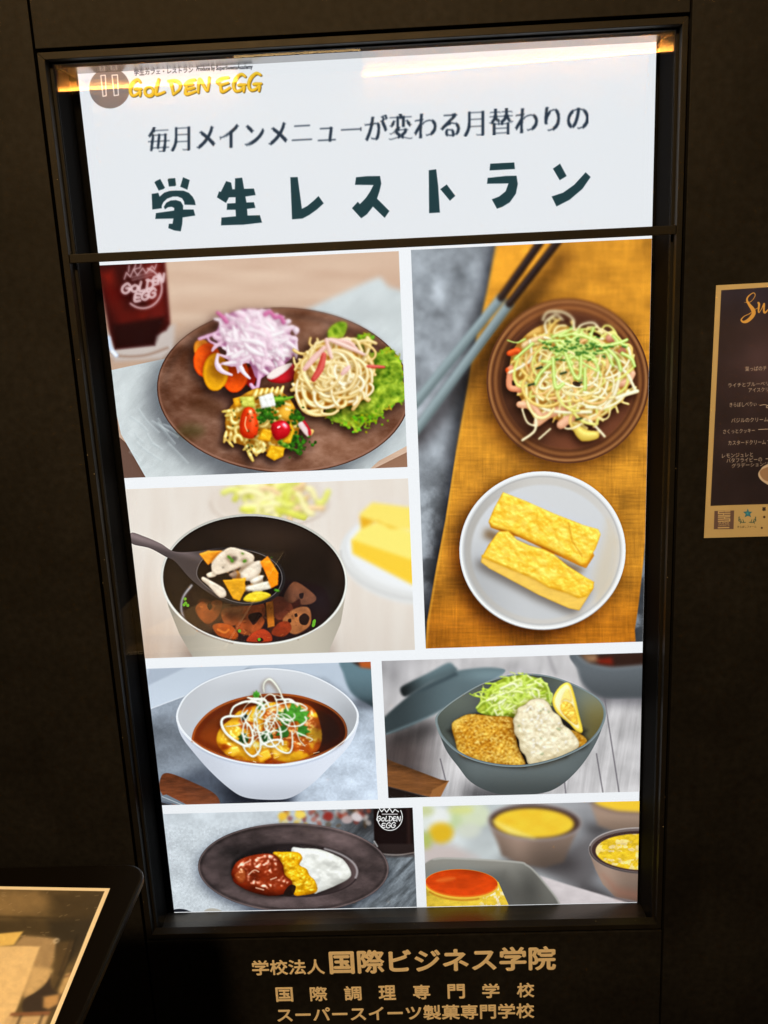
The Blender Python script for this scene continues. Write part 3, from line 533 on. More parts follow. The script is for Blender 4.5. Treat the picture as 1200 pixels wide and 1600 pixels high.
    p.shadow(b((372, 310), (780, 480), (745, 500), (360, 350)), -8, 14, 12, (.62, .5, .36)); p.shadow(np.array(s2), -16, 16, 14, (.62, .58, .54))
    k.solid(np.array(s1), -6, (214, 142, 34), 6, 4, .1); k.solid(np.array(s2), 20, lambda X, Y, d: rgb((240, 194, 92)) * (1 + .10 * (fbm(X / 30, Y / 8, 3, 4) - .5))[..., None], 6, 4, .1)
    k.solid(np.array(t1), 0, egg, 10, 8, .7, bump=4.5, bs=22, seed=3); k.solid(np.array(t2), 26, egg, 10, 8, .7, bump=4.5, bs=22, seed=8)
    k.finish(light=(.25, -.5, .75), amb=.64, dif=.48, ao=.3, aor=10, aod=14, spec=.3, pw=18, shade=(1, .8, .45), floor=.6, wrap=.2, sat=.8)
    p.line(np.array(b((700, 305), (715, 380), (755, 440))), 6, (206, 150, 40), 4, .6)
    p.grain(.010, 3, .45, .14, 1.03); return p
def stone_table(p, c, s=1., seed=3, k=.35):
    n = fbm(p.X / (90 * s), p.Y / (60 * s), 5, seed) - .5; f = fbm(p.X / (9 * s), p.Y / (9 * s), 2, seed + 4) - .5
    return rgb(c) * (1 + n * k * 2 + f * .10)[..., None]
def pic_D():
    p = screen_pic((-.3965, -.0325, -.4797, -.2322), 220, 1010, .33333)
    R = np.random.default_rng(8); X, Y = p.X, p.Y
    p.img[:] = stone_table(p, (156, 165, 178), 1., 3, .17)
    p.img *= (1 + .30 * sstep(520, 900, X) * sstep(250, 560, Y) - .28 * sstep(520, 200, X) * sstep(260, 420, Y) * sstep(700, 420, Y))[..., None]
    p.poly([(430, 80), (960, 50), (1000, 240), (860, 150), (520, 110)], (196, 208, 224), 20, .8)
    p.shadow([(100, 640), (300, 560), (720, 600), (700, 760), (100, 800)], 0, 0, 24, (.52, .53, .56))
    p.poly([(20, 100), (520, 85), (480, 110), (200, 235), (40, 296)], lambda X, Y: rgb((192, 202, 216)) * (1 + .06 * sstep(40, 300, Y))[..., None], 3); p.poly([(20, 190), (220, 95), (40, 105)], (168, 178, 194), 8, .8); p.line([(45, 292), (205, 232)], 4, (222, 228, 238), 3)
    # blue bowl behind on the right
    p.blob([(940, 60), (1100, 60), (1110, 270), (1050, 262), (985, 215), (950, 130)], lambda X, Y: rgb((104, 128, 138)) * (1 - .25 * sstep(120, 270, Y))[..., None], 7); p.poly([(985, 70), (1100, 60), (1100, 105), (1020, 92)], (60, 42, 36), 8); p.poly([(1020, 70), (1090, 66), (1090, 105), (1030, 98)], (176, 92, 44), 8)
    p.shadow([(1000, 240), (1100, 250), (1100, 285), (1010, 270)], 0, 10, 14, (.5, .5, .52)); p.blurmask(sstep(900, 960, X) * sstep(320, 240, Y), 5)
    # chopsticks and brown rest
    p.blob([(92, 620), (130, 594), (250, 640), (345, 690), (372, 740), (340, 752), (180, 752), (98, 690)], lambda X, Y: rgb((132, 76, 48)) * (1 + .35 * (fbm(X / 40, Y / 8, 3, 2) - .5) - .25 * sstep(690, 600, Y - .2 * X))[..., None], 3)
    p.poly([(96, 700), (120, 694), (216, 742), (180, 746), (98, 722)], (120, 128, 138), 2); p.line([(100, 704), (200, 745)], 4, (176, 184, 192), 1); p.poly([(96, 730), (150, 746), (98, 748)], (52, 48, 50), 2)
    # bowl
    rim = spline([(165, 330), (178, 280), (215, 225), (300, 165), (420, 122), (540, 102), (640, 102), (760, 120), (870, 165), (960, 225), (1010, 285), (1022, 335), (1000, 400), (940, 460), (850, 515), (740, 550), (640, 562), (520, 555), (400, 530), (300, 490), (225, 435), (180, 380)], 5, True)
    p.shadow([(390, 640), (760, 660), (700, 730), (430, 720)], -20, 14, 22, (.45, .46, .5))
    p.poly(np.vstack([[(166, 335)], spline([(167, 350), (190, 420), (250, 500), (330, 590), (420, 670), (490, 708), (600, 719), (700, 710), (790, 655), (880, 570), (980, 460), (1018, 370), (1021, 340)], 6), [(600, 300)]]), lambda X, Y: (rgb((214, 219, 232)) * (1.02 - .16 * sstep(520, 200, X) * sstep(300, 700, Y) - .13 * sstep(600, 720, Y) + .03 * sstep(700, 950, X))[..., None]), 2)
    p.poly(rim, (232, 236, 243), 1)
    inn = (rim - (594, 332)) * (.977, .958) + (594, 330)
    p.poly(inn, lambda X, Y: rgb((214, 217, 224)) * (1 - .10 * np.exp(-((X - 560) / 330.) ** 2) * sstep(100, 220, Y) - .20 * sstep(780, 1000, X) * sstep(160, 340, Y) - .06 * sstep(400, 180, X))[..., None], 1)
    so = spline([(238, 440), (258, 375), (330, 300), (440, 248), (590, 222), (740, 230), (870, 275), (945, 335), (968, 400), (950, 450), (895, 484), (800, 524), (640, 550), (500, 545), (390, 520), (300, 482), (252, 452)], 7, True)
    p.poly(so, lambda X, Y: (rgb((112, 52, 22)) * (1 + .25 * (fbm(X / 70, Y / 40, 3, 5) - .5))[..., None]) * (1 - sstep(740, 900, X)[..., None] * np.array([.62, .55, .2])) + np.exp(-((X - 360) / 130.) ** 2 - ((Y - 430) / 60.) ** 2)[..., None] * np.array([.12, .05, .0]), 3)
    sl, m = p.mask(so); d = p.sd(so, sl); p.over(sl, np.exp(-((d + 5) / 5.) ** 2), (196, 110, 52), .75); p.over(sl, np.exp(-((d + 24) / 14.) ** 2), (90, 26, 10), .35)
    # omelette under the sauce
    k = p.pile()
    def egg(X, Y, d):
        n = fbm(X / 34, Y / 30, 4, 12); n2 = fbm(X / 60, Y / 50, 3, 19); w = sstep(.42, .62, n2 + .1 * sstep(420, 520, Y))[..., None]
        return (rgb((186, 92, 24)) * (1 - w) + rgb((242, 186, 48)) * w) * (1 + .3 * (n - .5))[..., None]
    k.solid(spline([(352, 440), (372, 380), (420, 340), (470, 296), (600, 262), (740, 262), (810, 290), (842, 360), (850, 440), (820, 500), (740, 535), (640, 552), (520, 540), (430, 525), (380, 490)], 7, True), 0, egg, 90, 54, 1.1, bump=10, bs=34, seed=5)
    k.solid([(528, 508), (600, 478), (614, 520), (560, 548)], 60, (236, 166, 34), 10, 8, 1.2); k.solid([(420, 470), (462, 462), (470, 500), (430, 520), (402, 500)], 45, (240, 180, 50), 16, 10, 1.); k.solid([(610, 470), (650, 455), (676, 500), (630, 520)], 56, (246, 196, 70), 12, 9, 1.2, smooth=True)
    k.finish(light=(.25, -.6, .7), amb=.66, dif=.5, ao=.35, aor=24, aod=30, spec=.75, pw=28, shade=(.95, .6, .3), soft=.6, sat=1.1)
    for i in range(26):
        x, y = R.uniform(380, 830), R.uniform(400, 540); p.line([(x, y), (x + R.uniform(6, 26), y + R.uniform(-8, 8))], R.uniform(2, 4.5), (255, 238, 200), 1.5, .75)
    p.ell(870, 400, 80, 70, 0, (40, 18, 12), 40, .4)
    # herbs and leek curls
    k = p.pile()
    def herb(cx, cy, L, a, z, g):
        for j, (da, l) in enumerate([(-.9, .6), (-.45, .85), (0, 1), (.45, .85), (.9, .6)]):
            ex, ey = cx + L * l * math.cos(a + da), cy + L * l * math.sin(a + da); nx, ny = -math.sin(a + da) * L * .17, math.cos(a + da) * L * .17
            mx, my = cx * .45 + ex * .55, cy * .45 + ey * .55
            k.solid([(cx, cy), (mx * .6 + cx * .4 + nx, my * .6 + cy * .4 + ny), (mx + nx * .7, my + ny * .7), (mx + nx * 1.25, my + ny * 1.25), (ex, ey), (mx - nx * 1.25, my - ny * 1.25), (mx - nx * .7, my - ny * .7), (mx * .6 + cx * .4 - nx, my * .6 + cy * .4 - ny)], z + j, lambda X, Y, d: rgb(g) * (.8 + .5 * fbm(X / 10, Y / 10, 3, 2))[..., None], 6, 5, .3, bump=2, bs=9)
    herb(722, 352, 100, -1.7, 60, (70, 134, 44)); herb(730, 345, 80, -.6, 56, (76, 140, 48)); herb(700, 350, 80, -2.5, 50, (58, 116, 38)); herb(735, 392, 66, .15, 58, (54, 112, 36)); herb(690, 390, 70, 2.7, 44, (48, 98, 34)); herb(540, 240, 40, -1.5, 40, (74, 146, 50)); herb(545, 270, 50, .4, 38, (56, 110, 40)); herb(600, 400, 70, 2., 30, (40, 84, 36)); herb(500, 420, 60, 2.6, 26, (40, 80, 30)); herb(500, 330, 40, 3., 28, (34, 44, 40))
    wc, we = (244, 245, 236), (224, 226, 204)
    T = lambda pts, w, z: k.tube(pts, np.array(w) * .62, z, wc, we, .4, .35, 8)
    T([(578, 215), (576, 180), (590, 158), (610, 156), (640, 190), (665, 240), (690, 300)], [8, 9, 11, 9, 7], 96); T([(420, 315), (440, 280), (500, 258), (560, 270), (580, 300), (560, 330)], [10, 12, 12, 10], 70); T([(500, 300), (470, 325), (400, 330), (378, 355), (395, 400), (440, 440), (500, 468), (525, 430), (515, 380), (490, 350)], [9, 12, 14, 12, 12, 9], 72)
    T([(560, 260), (600, 225), (630, 240), (640, 300), (620, 360), (580, 430)], [6, 8, 8, 6], 84); T([(540, 290), (545, 360), (570, 450), (620, 470), (655, 440), (650, 380), (620, 330)], [6, 8, 10, 8, 6], 80); T([(600, 300), (640, 330), (690, 370), (740, 372), (775, 350), (770, 330)], [5, 7, 8, 6], 86); T([(590, 350), (600, 420), (640, 480), (690, 500), (710, 470), (708, 400)], [7, 9, 10, 8], 76)
    T([(480, 470), (500, 500), (530, 515), (560, 480), (555, 420), (540, 380)], [8, 10, 12, 9, 7], 68); T([(570, 460), (620, 440), (660, 440), (665, 460)], 11, 60); T([(560, 300), (620, 280), (690, 262), (750, 270), (780, 292), (750, 302)], [6, 8, 8, 6], 78); T([(735, 405), (770, 420), (805, 435), (790, 446)], 6, 72); T([(730, 400), (745, 440), (770, 468)], 6, 70)
    T([(500, 240), (540, 248), (580, 250), (600, 280)], [9, 14, 10], 60); T([(640, 250), (700, 250), (740, 280)], [8, 12, 8], 60); T([(520, 300), (480, 380), (490, 450), (520, 460)], [7, 9, 7], 74); T([(600, 260), (560, 300), (530, 360), (540, 420)], [5, 7, 6], 88); T([(610, 330), (580, 370), (600, 400), (640, 395)], [5, 7, 5], 90); T([(400, 375), (440, 372), (470, 366)], 6, 74); T([(560, 220), (570, 260), (540, 290)], 6, 82)
    for i in range(16):
        cx, cy = R.normal(590, 60), R.normal(350, 55); t0 = R.uniform(0, 360); q = ellpts(cx, cy, R.uniform(40, 90), R.uniform(20, 60), R.uniform(0, 180), t0, t0 + R.uniform(90, 190), 7); T(q, [4, 6, 4], 62 + R.uniform(0, 24))
    k.drop(-5, 9, 8, (.68, .56, .46)); k.finish(light=(.2, -.6, .7), amb=.74, dif=.40, ao=.42, aor=16, aod=34, spec=.3, shade=(.8, .76, .6), floor=.6, sat=.4)
    # rim line
    sl, m = p.mask(rim, 0, 10); d = p.sd(rim, sl); yy = p.Y[sl]
    p.over(sl, np.exp(-((d + 5) / 3.4) ** 2) * sstep(300, 480, yy + .1 * abs(p.X[sl] - 594)), (244, 247, 252), .85); p.mul(sl, np.exp(-((d - 4) / 4.) ** 2) * sstep(380, 500, yy) * .5, (.82, .83, .86)); p.mul(sl, np.exp(-(d / 2.2) ** 2) * sstep(330, 150, yy) * .6, (.84, .85, .88))
    p.grain(.010, 3, .25, .12, 1.05); return p
def pic_E():
    p = screen_pic((-.015, .3998, -.4775, -.2316), 580, 1010, .4)
    R = np.random.default_rng(31); X, Y = p.X, p.Y
    g = fbm((X + .15 * Y) / 14, Y / 200, 4, 3) - .5; g2 = fbm(X / 120, Y / 80, 3, 5) - .5
    p.img[:] = rgb((196, 193, 195)) * (1 + .22 * g + .28 * g2)[..., None]
    p.mul(Pic.ALL, sstep(330, 120, X) * sstep(230, 420, Y), (.42, .38, .37)); p.mul(Pic.ALL, sstep(260, 60, X) * sstep(250, 60, Y) * .4, (.7, .7, .72))
    for a, b_ in [((690, 30), (720, 110)), ((905, 160), (968, 568)), ((750, 480), (760, 575)), ((880, 420), (905, 570)), ((270, 440), (290, 520))]: p.line([a, b_], 5, (96, 92, 98), 2.5, .7)
    p.blurmask(sstep(330, 120, Y), 6)
    # bowl behind
    p.shadow([(830, 160), (1060, 160), (1060, 230), (880, 215)], 0, 6, 20, (.6, .6, .62))
    p.blob([(795, 20), (1100, 20), (1090, 180), (1000, 202), (890, 196), (828, 150), (805, 90)], lambda X, Y: rgb((102, 107, 112)) * (1 - .2 * sstep(80, 200, Y))[..., None], 6); p.poly([(812, 32), (1070, 22), (1070, 72), (940, 82), (850, 66)], (54, 36, 30), 6); p.poly([(820, 34), (880, 32), (890, 60), (850, 60)], (150, 118, 92), 8); p.poly([(880, 50), (940, 44), (945, 72), (890, 66)], (120, 40, 26), 8)
    p.line(spline([(806, 40), (850, 68), (940, 84), (1070, 74)], 6), 6, (132, 138, 142), 4)
    p.blurmask(sstep(780, 820, X) * sstep(230, 190, Y), 5)
    # spoon of brown wood
    p.poly([(40, 430), (90, 452), (270, 520), (302, 526), (240, 592), (40, 540)], lambda X, Y: rgb((122, 82, 50)) * (1 + .3 * (fbm(X / 40, Y / 8, 3, 2) - .5) - .3 * sstep(470, 440, Y - .25 * X))[..., None], 4); p.poly([(240, 560), (302, 526), (270, 590), (225, 595)], (150, 104, 64), 4); p.poly([(50, 545), (230, 590), (50, 600)], (34, 26, 24), 5)
    # lid
    p.shadow([(60, 330), (260, 260), (260, 340), (80, 380)], 0, 10, 22, (.45, .44, .44))
    p.poly(spline([(40, 292), (120, 215), (200, 158), (310, 102), (430, 83), (500, 85), (524, 96), (490, 124), (380, 190), (250, 262), (140, 318), (40, 346)], 6, True), lambda X, Y: rgb((94, 108, 113)) * (1.04 + .25 * np.exp(-((Y - (110 + .0 * X)) / 30.) ** 2) * sstep(300, 450, X) - .42 * sstep(330, 90, X))[..., None], 3)
    p.poly(spline([(114, 164), (150, 140), (230, 100), (300, 64), (326, 78), (332, 98), (250, 130), (180, 170), (130, 196)], 5, True), lambda X, Y: rgb((118, 136, 142)) * (1.05 - .5 * sstep(230, 110, X) - .3 * sstep(100, 180, Y - .35 * (300 - X) + 60))[..., None], 4); p.poly([(150, 190), (330, 100), (340, 112), (200, 176)], (64, 76, 82), 6, .8)
    p.line(spline([(60, 342), (250, 264), (390, 186), (512, 112)], 6), 5, (140, 158, 164), 3, .8)
    p.blurmask(sstep(560, 480, X) * sstep(360, 330, Y), 4.5)
    p.shadow([(420, 540), (720, 540), (700, 600), (430, 600)], -60, 0, 30, (.42, .42, .43))
    # bowl
    rim = spline([(250, 292), (254, 272), (276, 246), (330, 204), (420, 150), (510, 118), (600, 106), (690, 114), (780, 142), (860, 182), (895, 208), (912, 236), (917, 264), (911, 296), (888, 340), (845, 384), (780, 420), (700, 450), (600, 470), (500, 468), (400, 446), (326, 408), (274, 356), (256, 318)], 6, True)
    p.poly(np.vstack([[(250, 285)], spline([(252, 300), (290, 400), (340, 470), (390, 530), (470, 570), (560, 582), (660, 574), (720, 555), (780, 510), (840, 440), (890, 350), (917, 260)], 6), [(600, 250)]]), lambda X, Y: rgb((102, 109, 110)) * (1.02 - .30 * sstep(470, 580, Y) - .22 * sstep(420, 270, X) - .05 * sstep(700, 900, X))[..., None], 2)
    p.poly(rim, (120, 130, 132), 1)
    inn = (rim - (584, 288)) * (.972, .957) + (584, 286); p.poly(inn, lambda X, Y: rgb((82, 87, 82)) * (1 + .45 * sstep(640, 860, X) * sstep(330, 180, Y) + .25 * sstep(330, 200, Y) * sstep(520, 320, X))[..., None] * (1 + np.array([.28, .12, -.22]) * (sstep(760, 880, X) * sstep(150, 300, Y))[..., None]), 2)
    p.poly([(300, 330), (420, 260), (700, 250), (840, 330), (760, 430), (560, 466), (400, 440)], (30, 26, 22), 18, .8)
    # shredded cabbage
    k = p.pile()
    k.solid(spline([(412, 240), (470, 150), (560, 112), (660, 125), (700, 170), (700, 230), (600, 270), (520, 284), (440, 268)], 6, True), -14, (200, 216, 96), 50, 34, .1)
    for i in range(260):
        cx, cy = R.normal(566, 66), R.normal(196, 40)
        if ((cx - 560) / 145) ** 2 + ((cy - 196) / 84) ** 2 > 1: continue
        L = R.uniform(16, 38); a = R.uniform(0, 3.14); c = [(238, 246, 168), (220, 238, 122), (250, 252, 212), (196, 222, 84)][int(R.integers(0, 4))]; bb = R.uniform(-16, 16)
        k.tube([(cx - L * math.cos(a), cy - L * math.sin(a) * .8), (cx + bb, cy - bb), (cx + L * math.cos(a), cy + L * math.sin(a) * .8)], R.uniform(3, 5.5), 40 * (1 - ((cx - 560) / 150) ** 2) + R.uniform(-10, 14), c, (190, 214, 90), .4, .4)
    for q in [[(412, 240), (440, 215), (470, 230), (450, 252)], [(470, 270), (490, 225), (520, 205)], [(500, 282), (530, 250), (560, 240)], [(660, 130), (690, 160), (700, 220)]]: k.tube(q, 6, 30, (214, 228, 130), (150, 184, 70), .4)
    k.finish(light=(.1, -.7, .6), amb=.64, dif=.52, ao=.6, aor=12, aod=14, spec=.3, shade=(.8, .86, .5), floor=.5, lift=.25, sat=.7)
    # lemon
    k = p.pile()
    k.solid(spline([(706, 215), (722, 172), (752, 143), (778, 143), (796, 190), (812, 260), (828, 330), (806, 338), (770, 300), (725, 262)], 6, True), 0, (236, 206, 84), 8, 8, .4)
    k.solid(spline([(716, 215), (732, 176), (756, 152), (772, 153), (786, 196), (800, 262), (812, 320), (780, 300), (735, 256)], 6, True), 8, (246, 234, 180), 4, 3, .3)
    k.solid(spline([(738, 236), (752, 214), (784, 226), (800, 262), (806, 306), (778, 292), (748, 262)], 6, True), 14, lambda X, Y, d: rgb((226, 178, 70)) * (1 + .4 * (fbm((X + Y) / 9, (X - Y) / 30, 3, 2) - .5))[..., None], 8, 5, .8, bump=2, bs=9)
    k.solid(spline([(740, 218), (758, 172), (774, 170), (784, 215), (758, 208)], 6, True), 13, (240, 208, 120), 6, 4, .5)
    k.finish(light=(-.2, -.5, .7), amb=.7, dif=.4, ao=.3)
    # fried cutlets and tartare sauce
    def crumb(X, Y, d):
        n = fbm(X / 6, Y / 5, 3, 5); g = fbm(X / 60, Y / 50, 3, 8); v = n * .65 + g * .45; w = sstep(.38, .78, v)[..., None]; e = np.exp(-d / 14.)[..., None]
        return (rgb((190, 136, 44)) * (1 - w) + rgb((246, 210, 112)) * w) * (1.08 - .30 * e)
    k = p.pile()
    k.solid([(770, 330), (800, 330), (842, 360), (838, 385), (810, 400), (760, 380)], 6, crumb, 12, 12, .3, bump=7, bs=10, smooth=True)
    k.solid(spline([(312, 306), (340, 280), (388, 262), (470, 270), (556, 278), (566, 330), (576, 390), (606, 464), (560, 470), (480, 462), (400, 444), (345, 424), (326, 370)], 4, True), 10, crumb, 24, 18, .45, bump=6, bs=6.5, seed=4)
    for i in range(260):
        x, y = R.uniform(320, 600), R.uniform(270, 466); a = R.uniform(0, 3.1); L = R.uniform(3, 9)
        if p.sd([(318, 310), (388, 268), (550, 284), (570, 390), (596, 460), (480, 456), (348, 420)], p.win([(x, y)], 1)).min() < -4: k.tube([(x, y), (x + L * math.cos(a), y + L * math.sin(a))], R.uniform(1.5, 3), 34, (250, 222, 140), (214, 160, 66), .4)
    k.drop(6, 6, 8, (.5, .45, .4)); k.finish(light=(-.1, -.6, .7), amb=.60, dif=.55, ao=.7, aor=9, aod=11, spec=.4, shade=(.75, .48, .2), floor=.42)
    k = p.pile()
    def tar(X, Y, d):
        n = fbm(X / 14, Y / 12, 4, 15); return rgb((246, 232, 198)) * (.93 + .18 * (n - .3) - .10 * np.exp(-d / 10.))[..., None]
    k.solid(spline([(556, 312), (552, 288), (566, 262), (572, 240), (600, 226), (625, 206), (668, 204), (695, 222), (712, 252), (738, 272), (752, 304), (780, 326), (812, 370), (808, 398), (770, 422), (710, 446), (640, 464), (612, 460), (600, 428), (580, 404), (574, 366), (558, 340)], 5, True), 0, tar, 46, 34, .5, bump=8, bs=17, seed=7)
    for i in range(60):
        x, y = R.uniform(565, 800), R.uniform(225, 450)
        if p.sd([(570, 310), (580, 250), (665, 214), (800, 376), (640, 450)], p.win([(x, y)], 1)).min() < -6: k.solid(ellpts(x, y, R.uniform(4, 9), R.uniform(3, 6), R.uniform(0, 180), n=10)[:-1], 40, (244, 236, 216) if i % 4 else (168, 172, 130), 6, 5, .5)
    k.drop(-6, 6, 10, (.55, .45, .35)); k.finish(light=(.1, -.6, .7), amb=.66, dif=.48, ao=.5, aor=12, aod=14, spec=.3, shade=(.95, .8, .6), floor=.55, lift=.3)
    sl, m = p.mask(rim, 0, 8); d = p.sd(rim, sl); yy, xx = p.Y[sl], p.X[sl]
    near = sstep(330, 420, yy + .12 * abs(xx - 584)); p.over(sl, sstep(-10, -7, d) * sstep(1, -1, d) * near, (112, 122, 124), 1); p.over(sl, np.exp(-((d + 3) / 2.) ** 2), (150, 160, 160), .55)
    p.grain(.010); return p
def pic_F():
    p = screen_pic((-.3965, .0247, -.6876, -.4964), 220, 1240, .38333)
    R = np.random.default_rng(41); X, Y = p.X, p.Y
    f = fbm(X / 7, Y / 7, 2, 3) - .5; n = fbm(X / 120, Y / 60, 4, 6) - .5; dk = sstep(480, 1000, X)[..., None]
    p.img[:] = (rgb((206, 213, 220)) * (1 - dk) + rgb((112, 118, 124)) * dk) * (1 + .14 * f + .22 * n)[..., None]
    w = fbm((X - Y) / 90, (X + Y) / 20, 3, 8) - .5; p.img *= (1 + .7 * w[..., None] * dk)
    p.mul(Pic.ALL, sstep(700, 950, X) * sstep(260, 120, Y), (.5, .48, .48))
    # dried flowers, soft
    for i in range(60):
        x, y = R.uniform(560, 930), R.normal(92, 24); c = [(222, 178, 60), (240, 214, 130), (130, 50, 40), (170, 80, 60), (208, 196, 190), (90, 70, 50)][int(R.integers(0, 3) + (0 if x < 690 else (3 if R.random() < .4 else 2)) if x < 690 else R.integers(2, 6))]
        p.ell(x, y, R.uniform(6, 16), R.uniform(6, 12), R.uniform(0, 180), c, 6, .6)
    p.ell(880, 96, 24, 17, 20, (206, 196, 198), 5); p.ell(840, 106, 22, 16, 0, (176, 160, 160), 5); p.ell(650, 86, 22, 16, 0, (240, 212, 110), 5); p.ell(578, 92, 18, 16, 0, (232, 190, 80), 5); p.ell(764, 92, 20, 18, 0, (140, 56, 50), 6)
    # glass of cola
    p.poly([(948, 30), (1130, 30), (1122, 215), (1110, 248), (985, 245), (952, 210)], (26, 16, 16), 4); p.poly([(945, 205), (1125, 205), (1120, 258), (980, 262)], (60, 50, 48), 6, .6); p.line(spline([(950, 205), (970, 240), (1040, 250), (1118, 240)], 6), 5, (150, 140, 136), 3, .8); p.line([(952, 195), (964, 215)], 6, (200, 200, 200), 3, .8)
    p.line([(1090, 60), (1094, 200)], 12, (58, 40, 36), 8, .7)
    wc = (236, 236, 238); p.line(ellpts(1015, 96, 51, 54, 0, -30, 208, 40), 3.5, wc, 1)
    p.line([(972, 62), (982, 74), (992, 62), (1002, 76), (1014, 60), (1026, 78), (1036, 64), (1050, 74)], 4, wc, 1); p.line([(985, 84), (1045, 84)], 5, wc, 2, .7)
    egg_words(p, [('G', (962, 92, 16, 20, 2)), ('O', (980, 94, 15, 18, 2)), ('L', (997, 92, 13, 20, 2)), ('D', (1011, 92, 15, 20, 2)), ('E', (1028, 93, 13, 19, 2)), ('N', (1043, 93, 16, 20, 2)), ('E', (982, 120, 16, 20, 2)), ('G', (1000, 118, 18, 22, 2)), ('G', (1020, 117, 18, 22, 2))], 1, wc, 4)
    # plate
    E0 = ellpts(622, 302, 389, 182, 1, n=90)[:-1]; p.shadow(E0, -6, 16, 22, (.45, .46, .5))
    def slate(X, Y):
        n = fbm(X / 60, Y / 34, 5, 13) - .5; return rgb((80, 69, 69)) * (1.0 + .75 * n + .35 * np.exp(-((X - 800) / 120.) ** 2 - ((Y - 180) / 40.) ** 2) + .16 * np.exp(-((X - 620) / 200.) ** 2 - ((Y - 450) / 40.) ** 2) - .35 * np.exp(-((X - 400) / 120.) ** 2 - ((Y - 230) / 60.) ** 2))[..., None]
    p.poly(E0, slate, 1.5)
    sl, m = p.mask(E0); d = p.sd(E0, sl); p.over(sl, np.exp(-((d + 4) / 3.) ** 2) * m, (146, 132, 132), .45); p.mul(sl, np.exp(-((d + 12) / 6.) ** 2) * m * .5, (.6, .6, .6))
    W = ellpts(628, 312, 258, 106, 2, n=80)[:-1]; p.poly(W, lambda X, Y: rgb((54, 46, 46)) * (1 - .45 * sstep(700, 430, X) + .8 * sstep(760, 900, X))[..., None] * (1 + .3 * (fbm(X / 50, Y / 40, 3, 2) - .5))[..., None], 5)
    p.line(ellpts(628, 312, 258, 106, 2, 150, 330, 40), 9, (38, 32, 33), 6, .7); p.line(ellpts(628, 312, 254, 103, 2, -62, 12, 30), 8, (176, 170, 172), 4, .8); p.line(ellpts(628, 313, 258, 107, 2, 15, 165, 30), 4, (40, 32, 34), 3, .8)
    k = p.pile()
    k.solid(spline([(612, 226), (660, 221), (730, 226), (790, 248), (830, 272), (858, 318), (850, 346), (800, 374), (730, 402), (700, 404), (640, 330)], 6, True), 0, lambda X, Y, d: rgb((232, 232, 226)) * (1 - .10 * sstep(.45, .7, fbm(X / 40, Y / 26, 3, 4)))[..., None], 40, 26, .5, bump=7, bs=44, seed=5)
    k.finish(light=(.1, -.6, .75), amb=.68, dif=.42, ao=.3, aor=16, spec=.25, shade=(.75, .72, .7))
    k = p.pile()
    k.solid(spline([(536, 244), (580, 236), (640, 238), (660, 262), (648, 290), (676, 306), (690, 334), (712, 356), (718, 400), (660, 416), (620, 410), (580, 330)], 5, True), 0, lambda X, Y, d: rgb((222, 166, 26)) * (1 + .35 * (fbm(X / 18, Y / 12, 3, 9) - .5))[..., None], 26, 22, .9, bump=10, bs=20, seed=3)
    k.finish(light=(.0, -.6, .75), amb=.58, dif=.6, ao=.6, aor=12, aod=14, spec=.5, shade=(.8, .5, .1))
    k = p.pile()
    def demi(X, Y, d): return rgb((126, 48, 22)) * (1 + .5 * (fbm(X / 36, Y / 26, 3, 4) - .45))[..., None]
    k.solid(spline([(368, 318), (388, 280), (430, 256), (500, 243), (548, 250), (580, 290), (588, 330), (616, 356), (614, 388), (580, 412), (520, 418), (440, 398), (384, 366), (372, 344)], 6, True), 0, demi, 40, 30, 1.3, bump=12, bs=46, seed=12)
    k.solid([(380, 330), (400, 300), (424, 312), (430, 350), (404, 366)], 22, (164, 84, 44), 14, 10, 1., bump=3, bs=14, smooth=True)
    k.drop(4, 6, 8, (.5, .4, .36)); k.finish(light=(.1, -.6, .75), amb=.50, dif=.62, ao=.5, aor=14, aod=18, spec=.7, pw=60, shade=(.7, .35, .2), floor=.45)
    p.poly(spline([(585, 400), (610, 372), (632, 380), (618, 414), (590, 416)], 5, True), (36, 24, 20), 3, .9)
    for q in [[(440, 330), (462, 312), (480, 318)], [(500, 290), (520, 280)], [(530, 350), (552, 342)], [(470, 384), (500, 392)], [(410, 290), (440, 276)]]: p.line(spline(q, 4), 5, (250, 214, 190), 3, .75)
    # cutlery at the bottom edge
    p.blob([(120, 480), (150, 470), (185, 474), (215, 492), (120, 500)], (40, 42, 50), 2); p.blob([(258, 484), (272, 470), (300, 468), (330, 480), (300, 500)], (186, 182, 174), 3)
    p.blurmask(sstep(160, 90, Y) * sstep(960, 930, X), 4); p.grain(.010); return p
